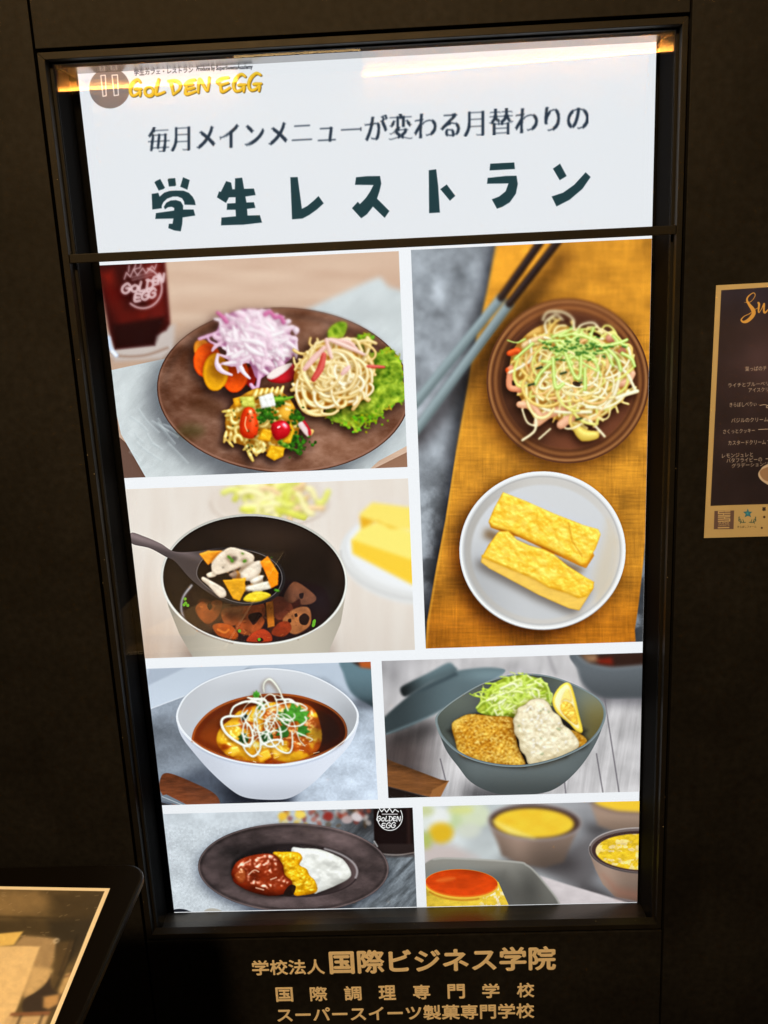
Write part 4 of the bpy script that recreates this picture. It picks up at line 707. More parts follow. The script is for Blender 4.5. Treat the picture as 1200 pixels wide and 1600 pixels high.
def pic_G():
    p = screen_pic((.0415, .4003, -.688, -.495), 620, 1240, .38333)
    R = np.random.default_rng(51); X, Y = p.X, p.Y
    n = fbm(X / 120, Y / 70, 3, 3) - .5; p.img[:] = (rgb((196, 202, 204)) * (1 - sstep(420, 760, X)[..., None]) + rgb((150, 150, 154)) * sstep(420, 760, X)[..., None]) * (1 + .25 * n)[..., None]
    p.poly([(90, 200), (230, 210), (330, 260), (120, 300)], (204, 186, 182), 26, .8); p.poly([(560, 290), (830, 150), (820, 330), (760, 400), (620, 330)], (98, 94, 96), 34, .8)
    for (x, y, rx, ry, c) in [(250, 110, 60, 40, (196, 212, 160)), (320, 90, 60, 50, (214, 222, 190)), (290, 150, 50, 30, (210, 214, 200)), (130, 100, 60, 54, (226, 230, 224)), (180, 95, 40, 40, (236, 238, 236)), (110, 70, 40, 22, (200, 206, 150)), (260, 66, 50, 18, (216, 220, 140)), (180, 160, 50, 42, (226, 178, 30)), (120, 190, 24, 34, (176, 186, 96))]: p.ell(x, y, rx, ry, 0, c, 18, .9)
    def cup(rim, body, cc, soft, y0):
        p.poly(body, lambda X, Y: rgb((138, 118, 106)) * (1.0 - .32 * sstep(y0, y0 + 150, Y) + .22 * np.exp(-((X - np.mean([q[0] for q in body]) + 60) / 60.) ** 2))[..., None], soft)
        p.poly(rim, (118, 104, 100), soft); c = rim.mean(0); p.poly((rim - c) * (.95, .90) + c + (0, 3), (74, 54, 50), soft)
        inner = (rim - c) * (.86, .80) + c + (-4, 6); p.poly(inner, cc, soft); p.line(np.vstack([rim, rim[:1]]), 5, (196, 188, 186), soft * .6, .7)
    def custard(X, Y): n = fbm(X / 60, Y / 30, 3, 8)[..., None]; return rgb((246, 214, 70)) * (1 - n * .6) + rgb((236, 170, 40)) * n * .6
    p.shadow([(420, 240), (700, 240), (740, 300), (420, 300)], 10, 14, 26, (.55, .52, .52))
    cup(ellpts(562, 114, 190, 74, 2, n=60)[:-1], [(378, 130), (410, 200), (428, 252), (500, 288), (600, 302), (680, 280), (705, 220), (748, 124)], custard, 8, 150); p.poly([(390, 110), (460, 160), (560, 182), (440, 130)], (250, 236, 150), 14, .8)
    p.shadow([(760, 120), (1000, 150), (1000, 190), (780, 160)], 0, 0, 18, (.5, .48, .48)); p.poly([(790, 40), (1010, 70), (1010, 160), (880, 152), (820, 130)], lambda X, Y: rgb((164, 140, 124)) * (1 - .2 * sstep(80, 150, Y))[..., None], 9); p.poly([(780, 20), (1010, 20), (1010, 76), (900, 70), (830, 52)], (246, 200, 60), 9); p.line(spline([(782, 30), (830, 56), (900, 76), (1010, 82)], 5), 8, (120, 100, 92), 6, .8)
    p.blurmask(np.ones_like(X), 5)
    p.shadow([(760, 360), (900, 430), (1010, 440), (1010, 480), (760, 460)], 0, 0, 22, (.45, .42, .42))
    p.poly([(585, 335), (700, 372), (830, 410), (940, 444), (700, 480), (640, 480)], lambda X, Y: rgb((214, 204, 206)) * (1 + .10 * (fbm(X / 40, Y / 20, 3, 2) - .5))[..., None], 6)
    cup(ellpts(1000, 232, 216, 92, 2, n=60)[:-1], [(784, 240), (810, 310), (840, 370), (890, 420), (1010, 445), (1040, 300), (1020, 240)], lambda X, Y: rgb((238, 196, 50)) * (1 + .34 * (fbm(X / 18, Y / 12, 3, 9) - .5))[..., None] + sstep(.52, .7, fbm(X / 26, Y / 18, 3, 4) + .25 * sstep(950, 840, X + Y * .3))[..., None] * np.array([.06, .10, .35]), 4, 330)
    p.line(ellpts(1000, 232, 214, 92, 2, 60, 185, 30), 5, (50, 40, 38), 3, .8); p.poly([(840, 330), (900, 380), (1000, 400), (1000, 440), (900, 425)], (160, 108, 90), 26, .5)
    # tray
    p.shadow([(130, 280), (500, 280), (655, 450), (640, 480), (130, 480)], 8, 10, 18, (.6, .58, .58))
    p.poly(np.vstack([[(100, 480), (100, 300)], spline([(110, 288), (150, 266), (220, 262), (480, 276), (530, 290), (570, 325), (640, 410), (664, 448)], 6), [(660, 480)]]), lambda X, Y: rgb((132, 130, 124)) * (1 - .30 * np.exp(-((X - 540) / 60.) ** 2 - ((Y - 380) / 80.) ** 2) - .18 * sstep(340, 470, Y) + .10 * sstep(330, 270, Y))[..., None], 5)
    p.line(spline([(150, 268), (220, 264), (480, 278), (530, 292), (570, 327), (640, 412), (662, 448)], 6), 6, (186, 184, 178), 4, .8); p.poly([(300, 330), (440, 320), (540, 420), (460, 460)], (90, 88, 84), 34, .7)
    # pudding
    p.poly(np.vstack([spline([(112, 380), (122, 480)], 2), [(462, 480)], spline([(455, 452), (436, 410), (414, 360)], 3)]), lambda X, Y: rgb((238, 200, 70)) * (1 + .25 * (fbm(X / 20, Y / 16, 3, 3) - .5) - .12 * sstep(260, 100, X))[..., None] + (sstep(.5, .62, fbm(X / 26, Y / 30, 3, 7))[..., None] * sstep(300, 380, X)[..., None]) * np.array([.05, .12, .45]), 2)
    p.poly(ellpts(264, 370, 152, 62, 2, n=60)[:-1], (238, 190, 70), 2)
    p.poly(ellpts(264, 365, 147, 56, 2, n=60)[:-1], lambda X, Y: rgb((204, 70, 18)) * (1 + .28 * (fbm(X / 50, Y / 22, 3, 5) - .5) - .30 * sstep(200, 340, X) * sstep(350, 300, Y) + .10 * sstep(350, 410, Y))[..., None], 3)
    p.line(ellpts(264, 365, 145, 54, 2, 10, 170, 40), 6, (240, 130, 40), 3, .8); p.line(ellpts(262, 376, 146, 58, 2, 60, 150, 30), 6, (176, 90, 20), 4, .6); p.ell(200, 350, 40, 9, -8, (236, 120, 50), 8, .6)
    p.grain(.010, 3, .4, .14, 1.02); return p
# ---------------------------------------------------------------- lettering: glyph outlines from Blender's own font
def glyph_mesh(body, bold=0.):
    c = bpy.data.curves.new('lettering', 'FONT'); c.body = body; c.offset = bold; c.resolution_u = 4
    o = bpy.data.objects.new('lettering', c); bpy.context.scene.collection.objects.link(o)
    dg = bpy.context.evaluated_depsgraph_get(); me = o.evaluated_get(dg).to_mesh(); me.calc_loop_triangles()
    v = np.array([q.co[:2] for q in me.vertices]); t = np.array([q.vertices[:] for q in me.loop_triangles])
    bpy.data.objects.remove(o); bpy.data.curves.remove(c)
    return v, t
def glyph_mask(body, bold=0., res=72, song=0.):
    """raster of a line of lettering cropped to its ink; song > 0 thins the level strokes as a serif face has them"""
    v, t = glyph_mesh(body); a = v.min(0); b = v.max(0); g = 5
    W, H = int((b[0] - a[0]) * res) + 2 * g, int((b[1] - a[1]) * res) + 2 * g
    m = np.zeros((H, W)); p = np.stack([(v[:, 0] - a[0]) * res + g, (b[1] - v[:, 1]) * res + g], 1)
    for i, j, k in t:
        A, B, C = p[i], p[j], p[k]
        x0, x1 = int(max(0, min(A[0], B[0], C[0]) - 1)), int(max(A[0], B[0], C[0]) + 2); y0, y1 = int(max(0, min(A[1], B[1], C[1]) - 1)), int(max(A[1], B[1], C[1]) + 2)
        X, Y = np.meshgrid(np.arange(x0, min(x1, W)) + .5, np.arange(y0, min(y1, H)) + .5)
        e = lambda P, Q: (Q[0] - P[0]) * (Y - P[1]) - (Q[1] - P[1]) * (X - P[0])
        e0, e1, e2 = e(A, B), e(B, C), e(C, A); ins = ((e0 >= -.3) & (e1 >= -.3) & (e2 >= -.3)) | ((e0 <= .3) & (e1 <= .3) & (e2 <= .3))
        m[y0:min(y1, H), x0:min(x1, W)] = np.maximum(m[y0:min(y1, H), x0:min(x1, W)], ins)
    if bold > 0:
        for ax in (0, 1):
            q = m.copy()
            for k in range(1, int(bold * res + .5) + 1): q = np.maximum(q, np.maximum(np.roll(m, k, ax), np.roll(m, -k, ax)))
            m = q
    if song:       # short upright runs of ink are level strokes: keep them thin
        lim = int(.15 * res)
        for x in range(W):
            kan = body[min(len(body) - 1, int(x / W * len(body)))] > '一'; keep = max(2, int((song if kan else song * 1.5) * res))
            c = np.concatenate([[0], m[:, x] > .5, [0]]).astype(int); d = np.diff(c); s0, s1 = np.where(d == 1)[0], np.where(d == -1)[0]
            for a_, b_ in zip(s0, s1):
                if b_ - a_ < lim and b_ - a_ > keep: m[a_:b_, x] = 0; h_ = (a_ + b_ - keep) // 2; m[h_:h_ + keep, x] = 1
    return m[g:-g, g:-g]
def letter(p, body, x0, y0, x1, y1, h, col, a=1., bold=0., song=0., soft=.7, h2=None):
    m = blur(glyph_mask(body, bold, 72, song), soft); H, W = m.shape; h2 = h2 or h
    quad = [(x0, y0 - h / 2), (x1, y1 - h2 / 2), (x1, y1 + h2 / 2), (x0, y0 + h / 2)]
    sl = p.win(quad, 2); Hm = homography(quad, [(0, 0), (W, 0), (W, H), (0, H)]); u, v = hmap(Hm, p.X[sl], p.Y[sl])
    u -= .5; v -= .5; iu = np.floor(u).astype(int); iv = np.floor(v).astype(int); fu, fv = u - iu, v - iv
    def at(y, x): return np.where((x >= 0) & (x < W) & (y >= 0) & (y < H), m[np.clip(y, 0, H - 1), np.clip(x, 0, W - 1)], 0)
    s = (at(iv, iu) * (1 - fu) + at(iv, iu + 1) * fu) * (1 - fv) + (at(iv + 1, iu) * (1 - fu) + at(iv + 1, iu + 1) * fu) * fv
    p.over(sl, np.clip(s, 0, 1), col, a)
def pic_header():
    p = screen_pic((-.3965, .3995, .4085, .672), 0, 0, 1.)
    p.img[:] = rgb((231, 233, 238)); X, Y = p.X, p.Y
    # logo: grey pause disc and golden brush lettering with the two small lines
    c4 = lambda q: np.array([(120 + x / 4, 95 + y / 4) for x, y in q], float)
    p.poly(c4(ellpts(205, 171, 127, 127, 0, n=60)[:-1]), (122, 114, 112))
    for x0, y0, x1, y1 in [(150, 92, 184, 222), (220, 90, 260, 218)]:
        p.line(c4([(x0, y0), (x1 - 6, y0 - 2), (x1, y1 - 4), (x0 + 14, y1), (x0, y0)]), 1.6, (240, 238, 234))
    G = [[(396, 132), (378, 118), (348, 140), (334, 182), (344, 214), (368, 214), (396, 192), (394, 218)], [(362, 178), (402, 176)], list(ellpts(452, 192, 27, 27, 0, -60, 310, 14)), [(512, 116), (500, 160), (494, 208), (520, 206), (548, 194)],
         [(586, 130), (596, 170), (602, 208)], [(572, 126), (620, 126), (646, 146), (640, 180), (602, 210)], [(738, 118), (704, 128), (676, 152), (724, 146)], [(692, 178), (734, 168)], [(688, 152), (680, 204), (712, 202), (742, 190)], [(758, 198), (766, 118), (790, 150), (816, 186), (828, 104)],
         [(946, 104), (906, 112), (878, 132), (900, 150), (946, 138)], [(898, 150), (904, 190), (926, 188), (956, 168)], [(1052, 98), (1028, 84), (996, 108), (980, 150), (990, 186), (1018, 186), (1046, 162), (1042, 192)], [(1010, 152), (1054, 148)], [(1148, 88), (1122, 78), (1090, 104), (1074, 146), (1084, 180), (1112, 180), (1142, 156), (1138, 188)], [(1104, 146), (1152, 142)]]
    for o, c, w in [((1.2, 1.2), (84, 70, 40), 4.8), ((0, 0), (226, 176, 26), 5.0), ((-.6, -.8), (244, 206, 74), 1.6)]:
        for st in G: p.brush(spline(c4(st), 5) + o, [w * .8, w * 1.15, w * .9, w * .75], c)
    ink = (52, 56, 64)
    letter(p, '学生カフェ・レストラン', 209.5, 113.8, 301.5, 109, 8.4, ink, 1., .02); letter(p, 'Produce by SuperSweetsAcademy', 307, 108.6, 394.5, 105.0, 7.8, ink, 1., .03)
    # serif line
    letter(p, '毎月メインメニューが変わる月替わりの', 231, 218.8, 919.5, 183, 40, (36, 50, 66), 1., .008, .032, .7, 42)
    # heavy headline, drawn letter by letter
    dk = (30, 60, 66)
    a = lambda q: np.array([(220 + x / 6, 260 + y / 6) for x, y in q], float); b = lambda q: np.array([(440 + x / 6, 260 + y / 6) for x, y in q], float); c = lambda q: np.array([(640 + x / 4, 240 + y / 4) for x, y in q], float)
    for f, q in [(a, [(128, 150), (140, 138), (182, 118), (226, 200), (212, 212), (168, 226)]), (a, [(252, 124), (262, 114), (322, 110), (330, 176), (320, 184), (264, 188)]), (a, [(396, 102), (458, 128), (436, 218), (370, 190)]),
                 (a, [(102, 258), (164, 248), (176, 284), (220, 246), (270, 230), (330, 226), (400, 228), (450, 248), (485, 284), (505, 320), (514, 362), (410, 358), (406, 330), (386, 298), (346, 282), (300, 282), (246, 302), (212, 334), (196, 366), (196, 392), (108, 404)]),
                 (a, [(216, 378), (240, 340), (280, 320), (330, 316), (374, 330), (396, 366), (396, 404), (494, 404), (510, 460), (392, 478), (388, 540), (374, 608), (314, 600), (258, 578), (264, 538), (298, 538), (306, 488), (136, 492), (142, 438), (312, 414), (314, 390), (290, 378), (256, 382), (226, 402)]),
                 (a, [(800, 138), (846, 152), (858, 214), (882, 214), (884, 112), (950, 106), (968, 210), (1060, 208), (1076, 268), (980, 282), (990, 338), (1060, 336), (1074, 388), (996, 398), (1000, 460), (1116, 458), (1136, 526), (960, 546), (752, 552), (756, 480), (892, 468), (888, 406), (806, 406), (810, 348), (888, 344), (888, 288), (826, 290), (798, 342), (714, 290), (734, 234), (750, 240)]),
                 (b, [(82, 102), (150, 100), (190, 398), (240, 372), (300, 322), (346, 278), (394, 346), (330, 404), (260, 454), (196, 488), (98, 496)]), (b, [(698, 102), (800, 92), (922, 90), (934, 160), (918, 230), (894, 302), (1010, 418), (966, 482), (856, 376), (800, 448), (746, 486), (660, 392), (714, 332), (734, 354), (790, 296), (830, 236), (862, 174), (688, 172)]),
                 (c, [(120, 104), (166, 98), (178, 200), (189, 368), (122, 372)]), (c, [(192, 222), (232, 193), (285, 264), (252, 294)]), (c, [(504, 63), (654, 55), (658, 96), (500, 105)]), (c, [(488, 152), (600, 140), (668, 138), (676, 190), (664, 250), (626, 304), (580, 332), (546, 344), (514, 286), (560, 268), (600, 236), (618, 186), (484, 188)]), (c, [(896, 94), (940, 63), (981, 140), (938, 166)]), (c, [(888, 268), (960, 244), (1030, 194), (1100, 117), (1131, 146), (1080, 220), (1000, 288), (918, 330)])]:
        q = f(q); p.poly(q + (.4, .6), (182, 190, 200), 1.0, .5); p.poly(q, dk)
    return p
def unlight(img, L):
    """printed colour from the colour seen under the place's amber light"""
    lin = np.where(img <= .04045, img / 12.92, ((np.clip(img, 0, 1) + .055) / 1.055) ** 2.4) / np.array(L)
    lin = np.clip(lin, .004, .88); return np.where(lin <= .0031308, lin * 12.92, 1.055 * lin ** (1 / 2.4) - .055)
POSTER = (.4625, .7175, -.0178, .3365)
def pic_poster():
    x0, x1, z0, z1 = POSTER
    p = Pic([view_of(.4642, .3355, -.001), view_of(.7190, .3375, -.001), view_of(.7160, -.0200, -.001), view_of(.4609, -.0175, -.001)], x1 - x0, z1 - z0, 2200.)
    X, Y = p.X, p.Y; p.img[:] = rgb((182, 140, 76)) * (1 + .05 * (fbm(X / 30, Y / 30, 3, 2) - .5))[..., None]
    A = lambda *q: np.array([(1090 + x * .09167, 430 + y * .09167) for x, y in q]); B = lambda x, y: (1095 + x * .0875, 560 + y * .0875); C = lambda x, y: (1095 + x * .09375, 700 + y * .09375)
    dark = [(1126.8, 453.5), (1440, 433), (1440, 772), C(1120, 938), C(160, 966)]
    p.poly(dark, lambda X, Y: rgb((44, 30, 27)) * (1 + .55 * np.exp(-((Y - 560) / 60.) ** 2) * sstep(1120, 1190, X) + .35 * (fbm(X / 40, Y / 40, 3, 5) - .5) - .15 * sstep(660, 760, Y))[..., None] * (1 + np.array([-.12, 0, .25]) * sstep(520, 450, Y)[..., None]))
    gold = (206, 140, 54)
    p.brush(spline(A((790, 463), (830, 464), (890, 456), (940, 410), (974, 340), (950, 302), (900, 324), (845, 380), (838, 440), (880, 510), (930, 580), (948, 650), (900, 730), (830, 786), (770, 796), (738, 760), (790, 700), (880, 655), (960, 590), (1020, 556), (1040, 480), (1026, 470), (1040, 500), (1030, 600), (1040, 636), (1090, 560), (1126, 486), (1120, 600), (1140, 640), (1190, 590)), 6), [.5, 1, .9, 1.2, 1.4, 2.4, 4, 6.4, 6, 5, 2.6, 1.2, 1, .9, 2., 3.6, 2.4, 1, 2.6, 3.4, 1.6], gold)
    ink = (196, 162, 122)
    def T(f, s, xa, ya, xb, yb, h): p0 = f(xa, ya); p1 = f(xb, yb); letter(p, s, p0[0], p0[1], p1[0], p1[1], h * .0875, ink, .95, .004)
    T(B, '葉っぱのチ', 785, 190, 1165, 178, 84); T(B, 'ライチとブルーベリ', 485, 480, 1200, 448, 76); T(B, 'アイスクリ', 845, 570, 1195, 558, 74); T(B, 'きらぼしべりぃ', 510, 830, 985, 815, 80); T(B, 'バジルのクリーム', 540, 1110, 1190, 1095, 80); T(B, 'さくっとクッキー', 395, 1310, 960, 1292, 78); T(B, 'カスタードクリーム', 485, 1510, 1150, 1500, 80)
    T(C, 'レモンジュレと', 350, 130, 862, 112, 74); T(C, 'バタフライピーの', 425, 212, 1010, 196, 80); T(C, 'グラデーションジ', 510, 300, 1115, 272, 76)
    p.line([B(1020, 1276), B(1400, 1266)], .9, ink); p.line(spline([B(1045, 845), B(1120, 832), B(1170, 842), B(1200, 862), B(1185, 888), B(1160, 880), B(1180, 850), B(1260, 846)], 5), .9, ink); p.line([C(1075, 190), C(1300, 182)], .9, ink); p.line([B(1185, 1478), B(1400, 1470)], .9, ink)
    p.blob([C(948, 440), C(985, 370), C(1060, 300), C(1300, 240), C(1500, 330), C(1500, 640), C(1200, 650), C(1060, 590), C(975, 520)], (196, 158, 112), .6); p.blob([C(975, 430), C(1040, 350), C(1300, 290), C(1480, 380), C(1480, 560), C(1200, 570), C(1050, 540)], (150, 106, 66), 1.)
    br = (96, 66, 48); p.poly([C(225, 1050), C(550, 1045), C(540, 1352), C(214, 1355)], br)
    cr = (186, 142, 80)
    def bar(xa, ya, xb, yb, w=1.8): p.line([C(xa, ya), C(xb, yb)], w, cr)
    for ox, oy in [(292, 1062), (392, 1152)]:   # S
        bar(ox, oy, ox + 84, oy - 2); bar(ox, oy, ox, oy + 34); bar(ox, oy + 34, ox + 84, oy + 32); bar(ox + 84, oy + 32, ox + 84, oy + 66); bar(ox, oy + 68, ox + 84, oy + 66)
    for ox, oy in [(396, 1058), (290, 1156)]:
        for k in range(3): bar(ox, oy + k * 34, ox + 84, oy + k * 34 - 2)
    letter(p, 'SUPER', *C(290, 1254), *C(472, 1250), 2.6, cr, .9, .02); letter(p, 'SWEETS', *C(288, 1292), *C(470, 1288), 2.6, cr, .9, .02); bar(288, 1330, 462, 1326, 1.9)
    st = [(775, 1015), (796, 1064), (850, 1066), (812, 1102), (832, 1156), (780, 1130), (722, 1158), (742, 1104), (698, 1068), (756, 1062)]; p.poly([C(*q) for q in st], (36, 92, 92)); p.poly([C(778 + (x - 778) * .5, 1094 + (y - 1094) * .5) for x, y in st], (58, 120, 112), .5, .8)
    gr = (62, 74, 52)
    for s in (-1, 1):
        p.line(spline([C(768 + s * 30, 1240), C(768 + s * 90, 1244), C(768 + s * 140, 1210), C(768 + s * 130, 1150)], 5), 1., gr)
        for (dx, dy, l) in [(60, 1240, -50), (100, 1235, -56), (130, 1200, -50), (110, 1236, 30), (135, 1190, 30)]: p.brush([C(768 + s * dx, dy), C(768 + s * (dx - l * .3 * (1 if l < 0 else -1)), dy + l)], [1.6, 2.6, .6], gr)
    letter(p, 'きらぼしファーム', *C(604, 1316), *C(916, 1310), 3.4, (70, 56, 34), .9, .01); letter(p, '事', *C(1015, 1022), *C(1075, 1020), 6, (52, 36, 26), 1, .04)
    p.ell(*C(1048, 1152), 1.9, 1.9, 0, (60, 36, 24)); p.ell(*C(1008, 1332), 1.6, 1.6, 0, (60, 36, 24))
    p.img = unlight(p.img, (.92, .56, .215)); return p
# print lying on the counter; sketch grid = a close look at its visible corner
KZ = -.3223
KPRINT = [(-.62, -.3318), (-.3303, -.35), (-.3000, -.99), (-.59, -.99)]
def view3(x, y, z):
    q = ROT @ (np.array([x, y, z]) - CAM); return ((600 + FPX * q[0] / -q[2]) / .23333, (800 - FPX * q[1] / -q[2] - 1320) / .23333)
def pic_counter():
    p = Pic([view3(x, y, KZ) for x, y in KPRINT], .30, .64, 1300.); X, Y = p.X, p.Y
    n = fbm(X / 160, Y / 90, 4, 3) - .5
    p.img[:] = rgb((96, 72, 37)) * (1 + .7 * n)[..., None]
    p.poly([(-400, 300), (470, 300), (300, 440), (0, 470), (-400, 470)], (146, 108, 56), 60, .9); p.poly([(300, 300), (760, 300), (640, 600), (400, 470)], (70, 52, 27), 60, .85); p.line([(-400, 474), (60, 480), (500, 490)], 12, (60, 44, 22), 10, .8)
    p.poly([(-400, 500), (480, 500), (560, 640), (380, 640), (180, 570), (-400, 620)], (72, 54, 28), 24, .9); p.poly([(330, 500), (640, 480), (590, 640), (480, 780), (380, 720)], (54, 42, 24), 36, .9)
    p.poly([(-500, 640), (170, 572), (108, 662), (-500, 720)], (234, 178, 78), 3)
    p.poly([(110, 664), (170, 600), (390, 616), (370, 760), (330, 860), (230, 980), (180, 1040)], (172, 130, 74), 14); p.poly([(230, 800), (380, 830), (340, 900), (240, 990), (170, 1000)], (214, 164, 92), 20, .9)
    p.poly([(-600, 700), (100, 668), (282, 670), (215, 850), (130, 1080), (60, 1220), (-40, 1400), (-600, 1500)], lambda X, Y: rgb((236, 184, 106)) * (1 + .05 * (fbm(X / 60, Y / 60, 3, 2) - .5))[..., None], 3)
    p.line(list(ellpts(388, 634, 16, 12, -30)), 8, (230, 196, 140), 3, .9)
    p.poly([(400, 640), (500, 640), (430, 860), (370, 960), (350, 900)], (90, 66, 34), 14, .9); p.line([(520, 600), (470, 760), (375, 960)], 9, (36, 28, 18), 6, .9); p.line([(480, 640), (400, 870)], 6, (34, 26, 18), 5, .8); p.poly([(445, 860), (500, 850), (440, 960), (380, 1060), (400, 960)], (206, 156, 84), 8, .9); p.line(spline([(440, 880), (470, 870), (480, 850)], 5), 8, (90, 50, 30), 5, .8)
    p.poly(spline([(166, 1104), (172, 1026), (240, 984), (300, 940), (335, 890), (352, 850), (346, 930), (380, 980), (412, 1000), (396, 1060), (340, 1104), (250, 1110)], 5, True), (62, 46, 30), 4); p.poly([(300, 1010), (405, 994), (392, 1062), (330, 1096), (296, 1080)], (206, 146, 74), 14, .9)
    p.poly([(86, 1112), (345, 1108), (335, 1136), (80, 1134)], (140, 86, 46), 4); p.poly([(60, 1140), (330, 1138), (260, 1320), (-20, 1320)], (214, 164, 96), 6, .9)
    for xa in (150, 290): p.line([(xa, 1136), (xa - 40, 1240)], 10, (52, 40, 26), 4)
    p.blurmask(np.ones_like(X), 3); R = np.random.default_rng(2)
    for i in range(46):
        x, y = R.uniform(-50, 660), R.uniform(320, 760); p.line([(x, y), (x + R.uniform(5, 26), y + R.uniform(-12, 4))], 3, (206, 164, 100), 3, .45)
    # cream margin of the sheet
    w = 24; E = [view3(x, y, KZ) for x, y in KPRINT]; e = p.sd(np.array(E), Pic.ALL); mg = (e > -w * .95)
    right = np.abs((X - E[1][0]) * (E[2][1] - E[1][1]) - (Y - E[1][1]) * (E[2][0] - E[1][0])) / math.hypot(E[2][0] - E[1][0], E[2][1] - E[1][1])
    top = np.abs((X - E[1][0]) * (E[0][1] - E[1][1]) - (Y - E[1][1]) * (E[0][0] - E[1][0])) / math.hypot(E[0][0] - E[1][0], E[0][1] - E[1][1])
    m = np.maximum(sstep(27, 25, right), sstep(21, 19, top)); p.over(Pic.ALL, m, (246, 206, 132))
    p.img = p.img * (1 + .12 * (fbm(X / 34, Y / 26, 4, 12) - .5) * (1 - m))[..., None]; p.img = unlight(p.img, (1.08, .68, .26)); return p
# ---------------------------------------------------------------- materials
def mat(name, col, rough=.5, metal=0., spec=.5, noise=None, bump=None, coat=0.):
    m = bpy.data.materials.new(name); m.use_nodes = True; n = m.node_tree.nodes; l = m.node_tree.links; b = n['Principled BSDF']
    b.inputs['Base Color'].default_value = (*col, 1); b.inputs['Roughness'].default_value = rough; b.inputs['Metallic'].default_value = metal; b.inputs['Specular IOR Level'].default_value = spec; b.inputs['Coat Weight'].default_value = coat
    if noise or bump:
        tc = n.new('ShaderNodeTexCoord')
    if noise:      # mottled tone: (scale, dark, light, detail)
        t = n.new('ShaderNodeTexNoise'); t.inputs['Scale'].default_value = noise[0]; t.inputs['Detail'].default_value = 8; t.inputs['Roughness'].default_value = .62; l.new(tc.outputs['Object'], t.inputs['Vector'])
        r = n.new('ShaderNodeValToRGB'); r.color_ramp.elements[0].position = .32; r.color_ramp.elements[1].position = .70
        r.color_ramp.elements[0].color = (*[c * noise[1] for c in col], 1); r.color_ramp.elements[1].color = (*[c * noise[2] for c in col], 1); l.new(t.outputs['Fac'], r.inputs['Fac'])
        t2 = n.new('ShaderNodeTexNoise'); t2.inputs['Scale'].default_value = noise[0] * 22; t2.inputs['Detail'].default_value = 3; l.new(tc.outputs['Object'], t2.inputs['Vector'])
        mr = n.new('ShaderNodeMapRange'); mr.inputs['From Min'].default_value = .3; mr.inputs['From Max'].default_value = .7; mr.inputs['To Min'].default_value = .72; mr.inputs['To Max'].default_value = 1.28; l.new(t2.outputs['Fac'], mr.inputs['Value'])
        mx = n.new('ShaderNodeMix'); mx.data_type = 'RGBA'; mx.blend_type = 'MULTIPLY'; mx.inputs[0].default_value = 1; l.new(r.outputs['Color'], mx.inputs[6]); l.new(mr.outputs['Result'], mx.inputs[7]); l.new(mx.outputs[2], b.inputs['Base Color'])
        m2 = n.new('ShaderNodeMapRange'); m2.inputs['To Min'].default_value = rough - .12; m2.inputs['To Max'].default_value = rough + .12; l.new(t.outputs['Fac'], m2.inputs['Value']); l.new(m2.outputs['Result'], b.inputs['Roughness'])
    if bump:
        t = n.new('ShaderNodeTexNoise'); t.inputs['Scale'].default_value = bump[0]; t.inputs['Detail'].default_value = 5; l.new(tc.outputs['Object'], t.inputs['Vector'])
        bp = n.new('ShaderNodeBump'); bp.inputs['Strength'].default_value = bump[1]; bp.inputs['Distance'].default_value = .002; l.new(t.outputs['Fac'], bp.inputs['Height']); l.new(bp.outputs['Normal'], b.inputs['Normal'])
    return m
def bitmap(name, pic):
    im = bpy.data.images.new(name, pic.w, pic.h); a = np.ones((pic.h, pic.w, 4), np.float32); a[..., :3] = np.clip(pic.img[::-1], 0, 1)
    im.pixels.foreach_set(a.ravel()); im.update(); im.pack(); return im
def print_mat(name, pic, glow, rough=.5, coat=0., spec=.5):
    """flat print: paper takes the light, a screen gives its own"""
    m = bpy.data.materials.new(name); m.use_nodes = True; n = m.node_tree.nodes; l = m.node_tree.links; b = n['Principled BSDF']
    t = n.new('ShaderNodeTexImage'); t.image = bitmap(name, pic); t.extension = 'EXTEND'; t.interpolation = 'Linear'
    b.inputs['Roughness'].default_value = rough; b.inputs['Specular IOR Level'].default_value = spec; b.inputs['Coat Weight'].default_value = coat; b.inputs['Coat Roughness'].default_value = .06
    if glow: b.inputs['Base Color'].default_value = (.004, .004, .005, 1); l.new(t.outputs['Color'], b.inputs['Emission Color']); b.inputs['Emission Strength'].default_value = glow
    else: l.new(t.outputs['Color'], b.inputs['Base Color'])
    m.cycles.emission_sampling = 'NONE'; return m
WALL = (.0076, .0081, .0100)
MT = {}
MT['panel'] = mat('dark_stone_laminate', WALL, .66, 0, .14, (4.2, .55, 1.6), (260, .08))
MT['backing'] = mat('black_backing', (.003, .003, .003), .9, 0, .1)
MT['frame'] = mat('brown_anodised_metal', (.0080, .0080, .0086), .52, .1, .20, (30, .85, 1.15), (500, .05))
MT['lip'] = mat('brown_bright_metal', (.045, .036, .026), .45, .6, .4, (40, .85, 1.15))
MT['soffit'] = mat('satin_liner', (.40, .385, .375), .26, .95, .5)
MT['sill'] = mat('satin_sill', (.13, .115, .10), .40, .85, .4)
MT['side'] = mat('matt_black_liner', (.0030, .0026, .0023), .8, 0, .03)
MT['gasket'] = mat('black_gasket', (.004, .004, .004), .7, 0, .2)
MT['gold'] = mat('cream_gold_vinyl', (.86, .80, .68), .5, 0, .3, (90, .95, 1.04))
MT['dust'] = mat('pale_dust', (.32, .28, .22), .9)
MT['counter'] = mat('gloss_black_board', (.0028, .0025, .0024), .30, 0, .14)
MT['bezel'] = mat('gloss_black_bezel', (.004, .004, .004), .12, 0, .5)
g = bpy.data.materials.new('clear_glass'); g.use_nodes = True; nt = g.node_tree; nt.nodes.clear()
